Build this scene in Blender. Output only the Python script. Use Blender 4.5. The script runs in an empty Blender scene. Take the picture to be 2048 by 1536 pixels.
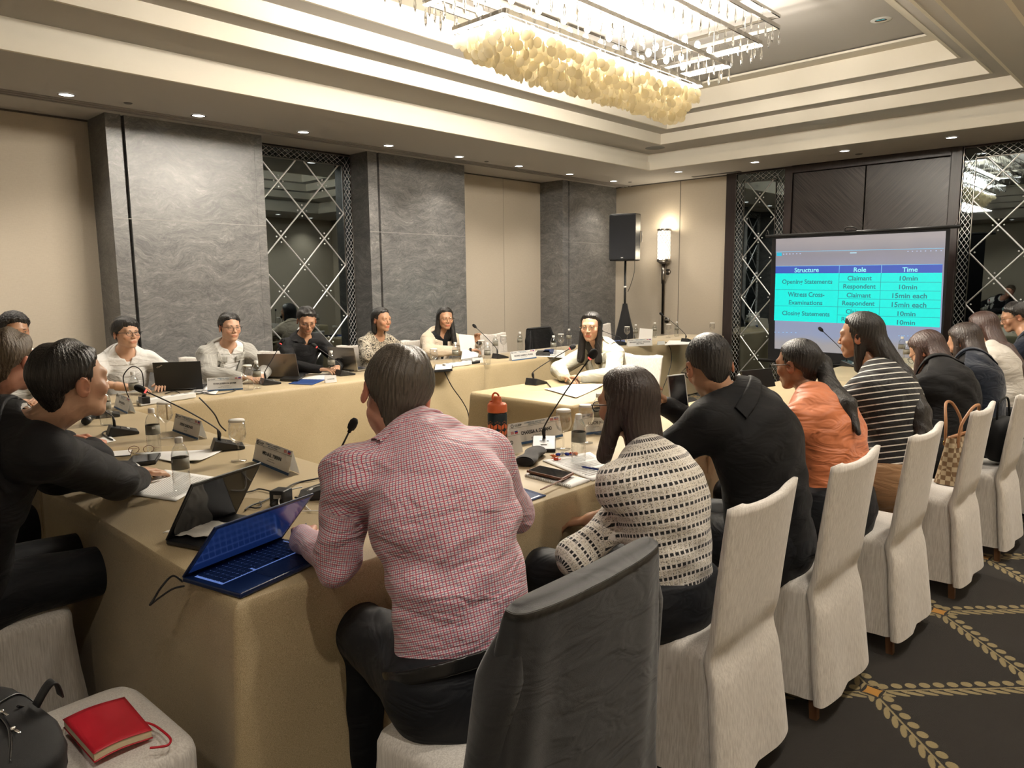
import bpy, bmesh, math, random
import numpy as np
from mathutils import Vector, Matrix, Euler, noise
random.seed(7)
SC = bpy.context.scene
COL = SC.collection
PI = math.pi
# ------------------------------------------------------------------ camera
CAM_H = 1.53
YAW, PITCH, ROLL, FPX = -0.75984042, -0.13637486, -0.00987203, 1469.9
_f = Vector((math.sin(YAW)*math.cos(PITCH), math.cos(YAW)*math.cos(PITCH), math.sin(PITCH)))
_r = Vector((math.cos(YAW), -math.sin(YAW), 0)); _u = _r.cross(_f)
CR = _r*math.cos(ROLL)+_u*math.sin(ROLL); CU = -_r*math.sin(ROLL)+_u*math.cos(ROLL); CF = _f
cd = bpy.data.cameras.new('camera'); cam = bpy.data.objects.new('camera', cd); COL.objects.link(cam)
cd.sensor_width = 36; cd.lens = FPX/2048*36; cd.clip_start = .02; cd.clip_end = 60
m = Matrix.Identity(4)
for i in range(3):
    m[i][0] = CR[i]; m[i][1] = CU[i]; m[i][2] = -CF[i]
m[0][3], m[1][3], m[2][3] = 0, 0, CAM_H
cam.matrix_world = m
SC.camera = cam
SC.view_settings.view_transform = 'Standard'; SC.view_settings.look = 'None'
SC.view_settings.gamma = 1; SC.view_settings.use_curve_mapping = False
SC.view_settings.exposure = -0.10
SC.cycles.max_bounces = 6; SC.cycles.diffuse_bounces = 3; SC.cycles.glossy_bounces = 3
SC.cycles.transmission_bounces = 5; SC.cycles.transparent_max_bounces = 8
SC.cycles.use_adaptive_sampling = True; SC.cycles.adaptive_threshold = .1; SC.cycles.adaptive_min_samples = 12
SC.cycles.caustics_reflective = False; SC.cycles.caustics_refractive = False
SC.cycles.sample_clamp_indirect = 4; SC.cycles.use_denoising = True
w = bpy.data.worlds.new('world'); SC.world = w; w.use_nodes = True
w.node_tree.nodes['Background'].inputs[0].default_value = (.5, .48, .45, 1)
w.node_tree.nodes['Background'].inputs[1].default_value = .15

def T(px, py, z=.75):
    """room point at height z that lies behind a spot of the photograph"""
    d = CR*((px-1024)/FPX) - CU*((py-768)/FPX) + CF
    t = (z-CAM_H)/d.z
    return Vector((d.x*t, d.y*t, z))
def TX(px, py, X):
    d = CR*((px-1024)/FPX) - CU*((py-768)/FPX) + CF
    t = X/d.x
    return Vector((X, d.y*t, CAM_H+d.z*t))

def TY(px, py, Y):
    d = CR*((px-1024)/FPX) - CU*((py-768)/FPX) + CF
    t = Y/d.y
    return Vector((d.x*t, Y, CAM_H+d.z*t))

# ------------------------------------------------------------------ lights
H = 3.05                       # soffit height
WL, WLM, WB, WR, WN = -7.65, -7.2, 10.09, .43, -4.2   # left wall, marble face, back wall, right wall, near wall
CX0, CX1, CY0, CY1 = -5.77, -.98, -2.6, 8.86          # the coffer
WARM = (1, .91, .78)
def lamp(name, kind, loc, power, color=WARM, **kw):
    l = bpy.data.lights.new(name, kind); l.energy = power; l.color = color
    o = bpy.data.objects.new(name, l); COL.objects.link(o); o.location = loc
    for k, v in kw.items():
        if k == 'rot': o.rotation_euler = v
        else: setattr(l, k, v)
    return o
DL = [(-6.75, 2.0+1.055*k) for k in range(-5, 8)]
DL += [(-5.57+1.12*k, 9.28) for k in range(0, 6)]
DL += [(-.28, 8.3-1.3*k) for k in range(0, 9)]
DL += [(-5.2+1.2*k, -3.3) for k in range(0, 4)]
for x, y in DL:
    lamp('downlight_beam', 'SPOT', (x, y, H-.012), 105, WARM, spot_size=math.radians(115), spot_blend=.9, shadow_soft_size=.05)
for k in range(5):
    lamp('chandelier_bulb_light', 'POINT', (-3.39, 3.45+.5*k, 3.3), 125, (1, .92, .80), shadow_soft_size=.09)
lamp('chandelier_shell_light', 'AREA', (-3.39, 4.45, 2.80), 190, (1, .91, .78), shape='RECTANGLE', size=.4, size_y=2.2)
# ------------------------------------------------------------------ helpers
def tag(o, label=None, cat=None, group=None, kind=None):
    if label: o['label'] = label
    if cat: o['category'] = cat
    if group: o['group'] = group
    if kind: o['kind'] = kind
    return o
def empty(name, loc=(0, 0, 0), rz=0, label=None, cat=None, group=None):
    o = bpy.data.objects.new(name, None); COL.objects.link(o); o.location = loc; o.rotation_euler = (0, 0, rz)
    o.empty_display_size = .05
    return tag(o, label, cat, group)
def copy_tree(o, parent=None):
    c = o.copy(); COL.objects.link(c); c.parent = parent
    for ch in list(o.children): copy_tree(ch, c)
    return c
class MB:
    """collects shapes and links them as one mesh"""
    def __init__(s): s.v = []; s.f = []; s.mi = []; s.sm = []; s.cur = 0; s.smooth = False
    def add(s, vs, fs, smooth=None):
        b = len(s.v); s.v += [tuple(v) for v in vs]
        for f in fs: s.f.append([i+b for i in f]); s.mi.append(s.cur); s.sm.append(s.smooth if smooth is None else smooth)
    def box(s, c, d, rz=0, M=None):
        x, y, z = d[0]/2, d[1]/2, d[2]/2
        vs = [Vector((a, b, cc)) for cc in (-z, z) for b in (-y, y) for a in (-x, x)]
        R = M if M is not None else Matrix.Rotation(rz, 3, 'Z')
        vs = [R @ v + Vector(c) for v in vs]
        s.add(vs, [(0, 2, 3, 1), (4, 5, 7, 6), (0, 1, 5, 4), (2, 6, 7, 3), (0, 4, 6, 2), (1, 3, 7, 5)], False)
        return s
    def b2(s, x0, x1, y0, y1, z0, z1):
        return s.box(((x0+x1)/2, (y0+y1)/2, (z0+z1)/2), (abs(x1-x0), abs(y1-y0), abs(z1-z0)))
    def lathe(s, prof, c=(0, 0, 0), n=24, M=None, cap=False):
        vs = []; c = Vector(c)
        for r, z in prof:
            for k in range(n):
                a = 2*PI*k/n; v = Vector((r*math.cos(a), r*math.sin(a), z))
                if M is not None: v = M @ v
                vs.append(v+c)
        fs = []
        for i in range(len(prof)-1):
            for k in range(n):
                fs.append((i*n+k, i*n+(k+1) % n, (i+1)*n+(k+1) % n, (i+1)*n+k))
        s.add(vs, fs, True)
        if cap:
            b = len(s.v)-len(vs)
            s.f.append([b+k for k in range(n)][::-1]); s.f.append([b+(len(prof)-1)*n+k for k in range(n)])
            s.mi += [s.cur]*2; s.sm += [False]*2
        return s
    def tube(s, pts, r, n=8, closed=False):
        pts = [Vector(p) for p in pts]; N = len(pts)
        rs = r if isinstance(r, (list, tuple)) else [r]*N
        vs = []; up = None
        for i, p in enumerate(pts):
            a = pts[(i-1) % N] if (closed or i > 0) else p
            b = pts[(i+1) % N] if (closed or i < N-1) else p
            t = (b-a).normalized()
            if up is None:
                up = Vector((0, 0, 1)) if abs(t.z) < .9 else Vector((1, 0, 0))
            e = (up - t*up.dot(t))
            if e.length < 1e-6: e = t.orthogonal()
            e.normalize(); g = t.cross(e); up = e
            for k in range(n):
                an = 2*PI*k/n; vs.append(p+(e*math.cos(an)+g*math.sin(an))*rs[i])
        fs = []
        M_ = N if closed else N-1
        for i in range(M_):
            j = (i+1) % N
            for k in range(n):
                fs.append((i*n+k, i*n+(k+1) % n, j*n+(k+1) % n, j*n+k))
        if not closed:
            fs.append(tuple(range(n))[::-1]); fs.append(tuple((N-1)*n+k for k in range(n)))
        s.add(vs, fs, True); return s
    def ball(s, c, r, n=12, M=None):
        if not isinstance(r, (tuple, list)): r = (r, r, r)
        vs = []; c = Vector(c); m_ = n//2
        for i in range(m_+1):
            th = PI*i/m_
            for k in range(n):
                a = 2*PI*k/n
                v = Vector((r[0]*math.sin(th)*math.cos(a), r[1]*math.sin(th)*math.sin(a), r[2]*math.cos(th)))
                if M is not None: v = M @ v
                vs.append(v+c)
        fs = [(i*n+k, (i+1)*n+k, (i+1)*n+(k+1) % n, i*n+(k+1) % n) for i in range(m_) for k in range(n)]
        s.add(vs, fs, True); return s
    def grid(s, fn, nu, nv, smooth=True, flip=False):
        vs = [fn(i/nu, j/nv) for j in range(nv+1) for i in range(nu+1)]
        fs = []
        for j in range(nv):
            for i in range(nu):
                a = j*(nu+1)+i; q = (a, a+1, a+nu+2, a+nu+1)
                fs.append(q[::-1] if flip else q)
        s.add(vs, fs, smooth); return s
    def prism(s, poly, z0, z1, M=None, c=(0, 0, 0)):
        n = len(poly); vs = [Vector((p[0], p[1], z)) for z in (z0, z1) for p in poly]
        if M is not None: vs = [M @ v for v in vs]
        vs = [v+Vector(c) for v in vs]
        s.add(vs, [tuple(range(n))[::-1], tuple(range(n, 2*n))]+[(k, (k+1) % n, n+(k+1) % n, n+k) for k in range(n)], False)
        return s
    def build(s, name, mat, parent=None, bevel=0, kind=None, solid=0, sub=0):
        me = bpy.data.meshes.new(name); me.from_pydata(s.v, [], s.f)
        mats = mat if isinstance(mat, (list, tuple)) else [mat]
        for q in mats: me.materials.append(q)
        me.polygons.foreach_set('material_index', s.mi); me.polygons.foreach_set('use_smooth', s.sm)
        bm = bmesh.new(); bm.from_mesh(me)
        bmesh.ops.remove_doubles(bm, verts=bm.verts, dist=1e-6)
        bmesh.ops.recalc_face_normals(bm, faces=bm.faces) if not solid else None
        bm.to_mesh(me); bm.free(); me.update()
        o = bpy.data.objects.new(name, me); COL.objects.link(o); o.parent = parent
        if kind: o['kind'] = kind
        if solid: md = o.modifiers.new('s', 'SOLIDIFY'); md.thickness = solid; md.offset = 0
        if bevel: md = o.modifiers.new('b', 'BEVEL'); md.width = bevel; md.segments = 2; md.limit_method = 'ANGLE'; md.angle_limit = .7
        if sub: md = o.modifiers.new('u', 'SUBSURF'); md.levels = sub; md.render_levels = sub
        return o

def spline(pts, n=8):
    pts = [Vector(p) for p in pts]; out = []
    for i in range(len(pts)-1):
        p0 = pts[max(i-1, 0)]; p1 = pts[i]; p2 = pts[i+1]; p3 = pts[min(i+2, len(pts)-1)]
        for k in range(n):
            t = k/n
            out.append(.5*((2*p1)+(p2-p0)*t+(2*p0-5*p1+4*p2-p3)*t*t+(3*p1-p0-3*p2+p3)*t**3))
    out.append(pts[-1]); return out

# ------------------------------------------------------------------ materials
class N:
    """small node builder"""
    def __init__(s, name):
        s.m = bpy.data.materials.new(name); s.m.use_nodes = True; s.t = s.m.node_tree
        s.b = s.t.nodes['Principled BSDF']; s.out = s.t.nodes['Material Output']
    def n(s, typ, **kw):
        o = s.t.nodes.new('ShaderNode'+typ)
        for k, v in kw.items():
            if k[0] == 'i' and k[1:].isdigit(): s.set(o.inputs[int(k[1:])], v)
            elif k in ('Scale', 'Detail', 'Distortion', 'Roughness', 'Strength', 'Distance', 'Vector', 'Height', 'Fac', 'Color', 'Randomness', 'W', 'Normal'): s.set(o.inputs[k], v)
            else: setattr(o, k, v)
        return o
    def set(s, inp, v):
        if isinstance(v, bpy.types.NodeSocket): s.t.links.new(v, inp)
        elif isinstance(v, bpy.types.Node): s.t.links.new(v.outputs[0], inp)
        else:
            if hasattr(inp.default_value, '__len__') and hasattr(v, '__len__') and len(inp.default_value) == 4 and len(v) == 3: v = (*v, 1)
            inp.default_value = v
    def p(s, **kw):
        for k, v in kw.items(): s.set(s.b.inputs[k.replace('_', ' ')], v)
        return s
    def math(s, op, a, b=0, c=None, clamp=False):
        o = s.t.nodes.new('ShaderNodeMath'); o.operation = op; o.use_clamp = clamp
        s.set(o.inputs[0], a); s.set(o.inputs[1], b)
        if c is not None: s.set(o.inputs[2], c)
        return o.outputs[0]
    def mix(s, fac, a, b):
        o = s.t.nodes.new('ShaderNodeMix'); o.data_type = 'RGBA'
        s.set(o.inputs[0], fac); s.set(o.inputs[6], a); s.set(o.inputs[7], b); return o.outputs[2]
    def ramp(s, fac, stops):
        o = s.t.nodes.new('ShaderNodeValToRGB'); s.set(o.inputs[0], fac)
        e = o.color_ramp.elements
        while len(e) < len(stops): e.new(.5)
        for k, (p_, c) in enumerate(stops): e[k].position = p_; e[k].color = (*c, 1) if len(c) == 3 else c
        return o.outputs[0]
    def obj(s, scale=(1, 1, 1), rot=(0, 0, 0)):
        tc = s.t.nodes.new('ShaderNodeTexCoord'); mp = s.t.nodes.new('ShaderNodeMapping')
        s.t.links.new(tc.outputs['Object'], mp.inputs[0]); mp.inputs['Scale'].default_value = scale; mp.inputs['Rotation'].default_value = rot
        return mp.outputs[0]
    def bump(s, h, strength=.3, dist=.005):
        o = s.n('Bump', Height=h, Strength=strength, Distance=dist); s.set(s.b.inputs['Normal'], o.outputs[0]); return s
def plain(name, col, rough=.6, metal=0, **kw):
    q = N(name); q.p(Base_Color=col, Roughness=rough, Metallic=metal, **kw); return q.m
def fabric(name, col, scale=900, strength=.25, rough=.85, sheen=.2, var=.12, col2=None, big=6):
    q = N(name); v = q.obj()
    n1 = q.n('TexNoise', Vector=v, Scale=scale, Detail=2); n2 = q.n('TexNoise', Vector=v, Scale=big, Detail=4)
    c2 = col2 or tuple(c*(1-var*2) for c in col)
    c = q.mix(q.math('MULTIPLY', q.math('ADD', n1, n2), .5), c2, tuple(min(1, x*(1+var)) for x in col))
    q.p(Base_Color=c, Roughness=rough, Sheen_Weight=sheen); q.bump(n1, strength, .001)
    return q.m
def emit(name, col, strength):
    q = N(name); q.p(Base_Color=(0, 0, 0), Emission_Color=col, Emission_Strength=strength); return q.m
M = {}
def wallcloth():
    q = N('wall_cloth'); v = q.obj((1, 1, 1))
    w1 = q.n('TexNoise', Vector=q.obj((400, 400, 30)), Scale=1, Detail=2); w2 = q.n('TexNoise', Vector=q.obj((30, 30, 500)), Scale=1, Detail=2)
    s = q.math('MULTIPLY', q.math('ADD', w1, w2), .5)
    q.p(Base_Color=q.mix(s, (.42, .36, .28), (.60, .53, .43)), Roughness=.9); q.bump(s, .2, .001); return q.m
M['wall'] = wallcloth()
M['ceil'] = plain('ceiling_paint', (.50, .475, .445), .9)
M['fascia'] = plain('fascia_paint', (.78, .73, .63), .85)
M['black'] = plain('black_plastic', (.012, .012, .013), .42)
M['blackgloss'] = plain('black_gloss', (.008, .008, .01), .12)
M['chrome'] = plain('polished_metal', (.72, .70, .67), .12, 1); M['strip'] = plain('mirror_strip', (.80, .80, .80), .38, .8)
M['steel'] = plain('brushed_metal', (.30, .28, .26), .3, 1)
M['white'] = plain('white_plastic', (.8, .8, .78), .4)
M['paper'] = plain('paper', (.88, .87, .85), .8)
M['ink'] = plain('ink', (.02, .02, .025), .8)
def marble():
    q = N('grey_marble'); v = q.obj((1, 1, 1))
    warp = q.n('TexNoise', Vector=v, Scale=1.6, Detail=4)
    ad = q.n('VectorMath', operation='MULTIPLY_ADD'); q.set(ad.inputs[0], warp.outputs['Color']); q.set(ad.inputs[1], (.55, .55, .55)); q.set(ad.inputs[2], v)
    mp = q.n('Mapping'); q.set(mp.inputs[0], ad); mp.inputs['Scale'].default_value = (2.2, 2.2, 8); mp.inputs['Rotation'].default_value = (.35, 0, 0)
    a = q.n('TexNoise', Vector=mp, Scale=1.6, Detail=12, Roughness=.78, Distortion=.35)
    b = q.n('TexNoise', Vector=mp, Scale=9, Detail=8, Roughness=.8, Distortion=.6)
    s = q.math('ADD', q.math('MULTIPLY', a, .5), q.math('MULTIPLY', b, .5))
    c = q.ramp(s, [(.30, (.05, .051, .054)), (.45, (.115, .113, .112)), (.56, (.20, .195, .187)), (.70, (.46, .45, .42))])
    vein = q.n('TexNoise', Vector=ad, Scale=2.2, Detail=3, Roughness=.5)
    q.p(Base_Color=c, Roughness=.28); return q.m
M['marble'] = marble()
def wood():
    q = N('dark_wood'); v = q.obj((60, 60, 60)); g = q.n('TexNoise', Vector=q.obj((120, 30, 4)), Scale=1, Detail=4)
    q.p(Base_Color=q.mix(g, (.012, .008, .008), (.05, .036, .034)), Roughness=.38); return q.m
M['wood'] = wood()
def clearglass(name, tint, k):
    q = N(name); tr = q.n('BsdfTransparent'); tr.inputs[0].default_value = (*tint, 1); gl = q.n('BsdfGlossy'); gl.inputs[0].default_value = (1, 1, 1, 1); gl.inputs['Roughness'].default_value = .08
    lw = q.n('LayerWeight'); lw.inputs[0].default_value = .35; f = q.math('ADD', q.math('MULTIPLY', q.math('POWER', lw.outputs['Facing'], 2.2), k), .075)
    mx = q.n('MixShader'); q.set(mx.inputs[0], f); q.set(mx.inputs[1], tr.outputs[0]); q.set(mx.inputs[2], gl.outputs[0]); q.t.links.new(mx.outputs[0], q.out.inputs[0]); return q.m
def chevron(sgn):
    q = N('chevron_veneer_'+('right' if sgn > 0 else 'left')); tc = q.n('TexCoord'); sp = q.n('SeparateXYZ'); q.set(sp.inputs[0], tc.outputs['Object'])
    ac = q.math('ADD', sp.outputs[0], q.math('MULTIPLY', sp.outputs[2], sgn)); al = q.math('SUBTRACT', sp.outputs[0], q.math('MULTIPLY', sp.outputs[2], sgn))
    cb = q.n('CombineXYZ'); q.set(cb.inputs[0], q.math('MULTIPLY', ac, 95)); q.set(cb.inputs[1], q.math('MULTIPLY', al, 1.2)); g = q.n('TexNoise', Vector=cb, Scale=1, Detail=4, Roughness=.65)
    q.p(Base_Color=q.mix(q.ramp(g, [(.35, (0, 0, 0)), (.65, (1, 1, 1))]), (.008, .0065, .007), (.070, .056, .052)), Roughness=.35); return q.m
M['chevL'] = chevron(1); M['chevR'] = chevron(-1)
def mirror():
    q = N('smoked_mirror'); q.p(Base_Color=(.20, .235, .25), Metallic=1, Roughness=.015); return q.m
M['mirror'] = mirror()
def cloth():
    q = N('gold_tablecloth'); v = q.obj(); a = q.n('TexNoise', Vector=q.obj((520, 520, 520)), Scale=1, Detail=2); b = q.n('TexNoise', Vector=v, Scale=1.7, Detail=3)
    s = q.math('ADD', q.math('MULTIPLY', a, .75), q.math('MULTIPLY', b, .25))
    q.p(Base_Color=q.mix(q.ramp(s, [(.35, (0, 0, 0)), (.65, (1, 1, 1))]), (.33, .25, .135), (.62, .50, .31)), Roughness=.52, Sheen_Weight=.25, Sheen_Roughness=.4)
    q.bump(a, .35, .0012); return q.m
M['cloth'] = cloth()
# ------------------------------------------------------------------ the room
def struct(mb, name, mat, **kw): return mb.build(name, mat, kind='structure', **kw)
def carpet():
    q = N('leaf_carpet')
    tc = q.n('TexCoord'); sp = q.n('SeparateXYZ'); q.set(sp.inputs[0], tc.outputs['Object'])
    X, Y = sp.outputs[0], sp.outputs[1]
    fz = q.n('TexNoise', Vector=tc.outputs['Object'], Scale=420, Detail=1)
    jx = q.math('MULTIPLY', q.math('SUBTRACT', fz, .5), .012)
    # three families of garlands on a triangular lattice through K (a star where they cross)
    K = (-.80, 2.79)
    masks = []; coords = []
    S = .647
    for ang in (PI/4, -PI/4):
        c, s_ = math.cos(ang), math.sin(ang)
        dx = q.math('SUBTRACT', X, K[0]); dy = q.math('SUBTRACT', Y, K[1])
        u = q.math('ADD', q.math('MULTIPLY', dx, c), q.math('MULTIPLY', dy, s_))
        v = q.math('ADD', q.math('ADD', q.math('MULTIPLY', dx, -s_), q.math('MULTIPLY', dy, c)), jx)
        vm = q.math('SUBTRACT', q.math('MODULO', q.math('ADD', v, S*40.5), S), S/2)
        coords.append(vm)
        stem = q.math('LESS_THAN', q.math('ABSOLUTE', vm), .004)
        per = S/12
        um = q.math('SUBTRACT', q.math('MODULO', q.math('ADD', u, per*600.5), per), per/2)
        vv = q.math('SUBTRACT', vm, .031)
        r2 = q.math('ADD', q.math('POWER', q.math('DIVIDE', um, .020), 2), q.math('POWER', q.math('DIVIDE', vv, .018), 2))
        buds = q.math('LESS_THAN', r2, 1)
        vl = q.math('ADD', vm, .022)
        us = q.math('ADD', u, q.math('MULTIPLY', vm, 1.5))
        us = q.math('SUBTRACT', q.math('MODULO', q.math('ADD', us, per*600.5), per), per/2)
        e = q.math('ADD', q.math('POWER', q.math('DIVIDE', us, .021), 2), q.math('POWER', q.math('DIVIDE', vl, .019), 2))
        leaf = q.math('LESS_THAN', e, 1)
        masks.append(q.math('MAXIMUM', stem, q.math('MAXIMUM', buds, leaf)))
    mk = q.math('MAXIMUM', masks[0], masks[1])
    # gap round each crossing, then the small orange star
    rr = q.math('ADD', q.math('ABSOLUTE', coords[0]), q.math('ABSOLUTE', coords[1]))
    mk = q.math('MULTIPLY', mk, q.math('GREATER_THAN', rr, .05))
    star = q.math('LESS_THAN', q.math('ADD', q.math('POWER', q.math('ABSOLUTE', coords[0]), .8), q.math('POWER', q.math('ABSOLUTE', coords[1]), .8)), .078)
    base = q.mix(fz, (.006, .005, .004), (.020, .015, .011))
    gold = q.mix(fz, (.16, .12, .05), (.36, .29, .15))
    c = q.mix(mk, base, gold); c = q.mix(star, c, (.42, .20, .03))
    q.p(Base_Color=c, Roughness=.95, Sheen_Weight=.1); q.bump(fz, .6, .004); return q.m
M['carpet'] = carpet()
struct(MB().b2(-8.2, 1, WN-.3, 10.6, -.1, 0), 'floor', M['carpet'])
# left wall: cream field behind marble piers
struct(MB().b2(WL-.15, WL, WN, WB, 0, 3.9), 'wall_left', M['wall'])
struct(MB().b2(WL, WR, WB, WB+.15, 0, 3.9), 'wall_back', M['wall'])
struct(MB().b2(WR, WR+.15, WN, WB, 0, 3.9), 'wall_right', M['wall'])
struct(MB().b2(WL, WR, WN-.15, WN, 0, 3.9), 'wall_near', M['wall'])
# soffit ring
c = MB()
c.b2(WL, CX0-.012, WN, WB, H, H+.06); c.b2(CX1+.012, WR, WN, WB, H, H+.06)
c.b2(CX0-.012, CX1+.012, CY1+.012, WB, H, H+.06); c.b2(CX0-.012, CX1+.012, WN, CY0-.012, H, H+.06)
struct(c, 'ceiling', M['ceil'])
# coffer lip, cove recess and three stepped bands
def ring(x0, x1, y0, y1, z0, z1, t):
    r = MB(); r.b2(x0-t, x0, y0-t, y1+t, z0, z1); r.b2(x1, x1+t, y0-t, y1+t, z0, z1)
    r.b2(x0, x1, y0-t, y0, z0, z1); r.b2(x0, x1, y1, y1+t, z0, z1); return r
struct(ring(CX0, CX1, CY0, CY1, H-.002, H+.105, .03), 'trim_1', M['fascia'])
struct(ring(CX0-.07, CX1+.07, CY0-.07, CY1+.07, H+.06, H+.24, .03), 'trim_2', M['fascia'])
ZS = [3.275, 3.40, 3.535, 3.73]; DS = [.46, .69, .91]
def flat_ring(x0, x1, y0, y1, X0, X1, Y0, Y1, z, t=.02):
    r = MB(); r.b2(x0, X0, y0, y1, z, z+t); r.b2(X1, x1, y0, y1, z, z+t); r.b2(X0, X1, y0, Y0, z, z+t); r.b2(X0, X1, Y1, y1, z, z+t); return r
o0 = -.2; n = 3
for k in range(3):
    a, b = (DS[k-1] if k else -.08), DS[k]
    struct(flat_ring(CX0+a, CX1-a, CY0+a, CY1-a, CX0+b-.01, CX1-b+.01, CY0+b-.01, CY1-b+.01, ZS[k]), 'ceiling', M['ceil'])
    struct(ring(CX0+b, CX1-b, CY0+b, CY1-b, ZS[k]-.002, ZS[k+1], .025), 'trim_%d' % n, M['fascia']); n += 1
struct(flat_ring(CX0+.9, CX1-.9, CY0+.9, CY1-.9, CX0+1.12, CX1-1.12, CY0+1.12, CY1-1.12, ZS[3]-.004), 'trim_6', M['fascia'])
struct(MB().b2(CX0+.8, CX1-.8, CY0+.8, CY1-.8, ZS[3]+.03, ZS[3]+.08), 'ceiling', M['ceil'])
# slot diffuser line along the left soffit
sl = MB(); sl.b2(-7.06, -7.03, WN, WB, H-.012, H); sl.b2(-6.99, -6.96, WN, WB, H-.012, H); sl.b2(-6.92, -6.90, WN, WB, H-.008, H)
struct(sl, 'trim_7', plain('slot_paint', (.30, .28, .26), .7))
# marble piers
def pier(y0, y1, name, left=True, right=True):
    mb = MB(); mb.b2(WL, WLM-.05, y0, y1, 0, H)
    s = .13
    mb.b2(WLM-.05, WLM, y0, y0+s, 0, H); mb.b2(WLM-.05, WLM, y0+s+.03, y1-(.09 if right else 0), 0, H)
    if right: mb.b2(WLM-.05, WLM-.003, y1-.087, y1, 0, H)
    struct(mb, name, M['marble'])
    for z in (.05, 2.14):
        if z > 1: struct(MB().b2(WLM, WLM+.0012, y0, y1, z, z+.006), 'trim_8', plain('joint', (.30, .29, .27), .8))
pier(2.42, 3.90, 'wall_left'); pier(5.2, 6.72, 'wall_left'); pier(8.72, WB, 'wall_left', right=False); pier(-2.2, .3, 'wall_left')
struct(MB().b2(WL, WL+.004, 7.9, 7.91, 0, H), 'trim_9', plain('wall_seam', (.40, .35, .28), .9))
# back wall seam and dark posts
struct(MB().b2(-6.02, -6.01, WB-.003, WB, 0, H), 'trim_10', plain('wall_seam_dark', (.16, .14, .12), .9))
struct(MB().b2(-5.21, -5.06, WB-.10, WB, 0, H), 'trim_11', M['wood'])
struct(MB().b2(WL, WR, WB-.02, WB, H-.012, H), 'trim_12', plain('shadow_gap', (.10, .09, .08), .9))
struct(MB().b2(WL, WL+.01, WN, WB, H-.016, H), 'trim_13', plain('shadow_gap_left', (.10, .09, .08), .9))

def mirror_panel(name, origin, axis, W_, Z0, Z1, label, fr=.13, group=None, nodes=None):
    """smoked mirror in a lattice frame: u runs along the wall, n points into the room"""
    t = empty(name, origin, 0, label, 'mirror', group)
    u = Vector(axis); n_ = Vector((u.y, -u.x, 0)) if False else None
    nrm = Vector((1, 0, 0)) if abs(u.y) > .5 else Vector((0, -1, 0))
    def P(a, z, d=0): return u*a + nrm*d + Vector((0, 0, z))
    def bar(mb, a0, z0, a1, z1, w, d0, d1):
        p, q = P(a0, z0), P(a1, z1); dr = (q-p).normalized(); sd = dr.cross(nrm)*w/2
        vs = [p-sd+nrm*d0, p+sd+nrm*d0, q+sd+nrm*d0, q-sd+nrm*d0, p-sd*.25+nrm*d1, p+sd*.25+nrm*d1, q+sd*.25+nrm*d1, q-sd*.25+nrm*d1]
        mb.add(vs, [(0, 1, 2, 3), (4, 5, 6, 7), (0, 1, 5, 4), (1, 2, 6, 5), (2, 3, 7, 6), (3, 0, 4, 7)], False)
    g = MB()
    g.add([P(fr, Z0, .012), P(W_-fr, Z0, .012), P(W_-fr, Z1-fr, .012), P(fr, Z1-fr, .012)], [(0, 1, 2, 3)], False)
    g.add([P(0, Z0, .002), P(W_, Z0, .002), P(W_, Z1, .002), P(0, Z1, .002)], [(0, 1, 2, 3)], False)
    g.build('glass', M['mirror'], t)
    # diamond grooves
    a0, a1, z1 = fr, W_-fr, Z1-fr
    gm = MB(); st = MB()
    def clipseg(x0, z0, x1, z1_):
        out = [x0, z0, x1, z1_]
        return out
    w2, h2, ao, zo = nodes
    segs = []
    for sgn in (1, -1):
        for i in range(-12, 13):
            ak = ao+2*w2*i; sl_ = -sgn*h2/w2          # z = zo + sl_*(a-ak)
            lo, hi = a0, a1
            za, zb = ak+(Z0-zo)/sl_, ak+(z1-zo)/sl_
            lo = max(lo, min(za, zb)); hi = min(hi, max(za, zb))
            if hi-lo > .02: segs.append((lo, zo+sl_*(lo-ak), hi, zo+sl_*(hi-ak)))
    for s_ in segs: bar(gm, *s_, .018, .012, .020)
    gm.build('bevel_strips', M['strip'], t)
    for ia in range(-12, 13):
        for iz in range(-12, 13):
            if (ia+iz) % 2: continue
            ca, cz = ao+ia*w2, zo-iz*h2
            for da, dzz in ((.055, 0), (-.055, 0), (0, .06), (0, -.06)):
                x, z = ca+da, cz+dzz
                if a0+.01 < x < a1-.01 and Z0 < z < z1-.01: st.ball(P(x, z, .014), .0105, 8)
    st.build('studs', M['strip'], t)
    # lattice frame
    fl = MB()
    for (A, B, z0, z1_) in ((0, fr, Z0, Z1), (W_-fr, W_, Z0, Z1)):
        stp = fr*.62; nz = int((z1_-z0)/stp)
        for i in range(-1, nz+1):
            for sg in (1, -1):
                za = z0+i*stp; zb = za+fr*1.25
                if zb > z1_ or za < z0: continue
                bar(fl, A+.012, za if sg > 0 else zb, B-.012, zb if sg > 0 else za, .006, .014, .019)
    na = int((W_-2*fr)/(fr*.62))
    for i in range(na+1):
        for sg in (1, -1):
            aa = fr + i*fr*.62; ab = aa+fr*1.1
            if ab > W_-fr*.2: continue
            bar(fl, aa, Z1-fr+.012 if sg > 0 else Z1-.012, ab, Z1-.012 if sg > 0 else Z1-fr+.012, .006, .014, .019)
    fl.build('lattice', M['strip'], t)
    ed = MB()
    for a in (.006, fr, W_-fr, W_-.006): bar(ed, a, Z0, a, Z1 if a in (.006, W_-.006) else Z1-fr, .014, .012, .026)
    for z, x0, x1 in ((Z1-.006, 0, W_), (Z1-fr, fr, W_-fr)): bar(ed, x0, z, x1, z, .014, .012, .026)
    ed.build('edge_moulding', M['steel'], t)
    return t
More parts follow.
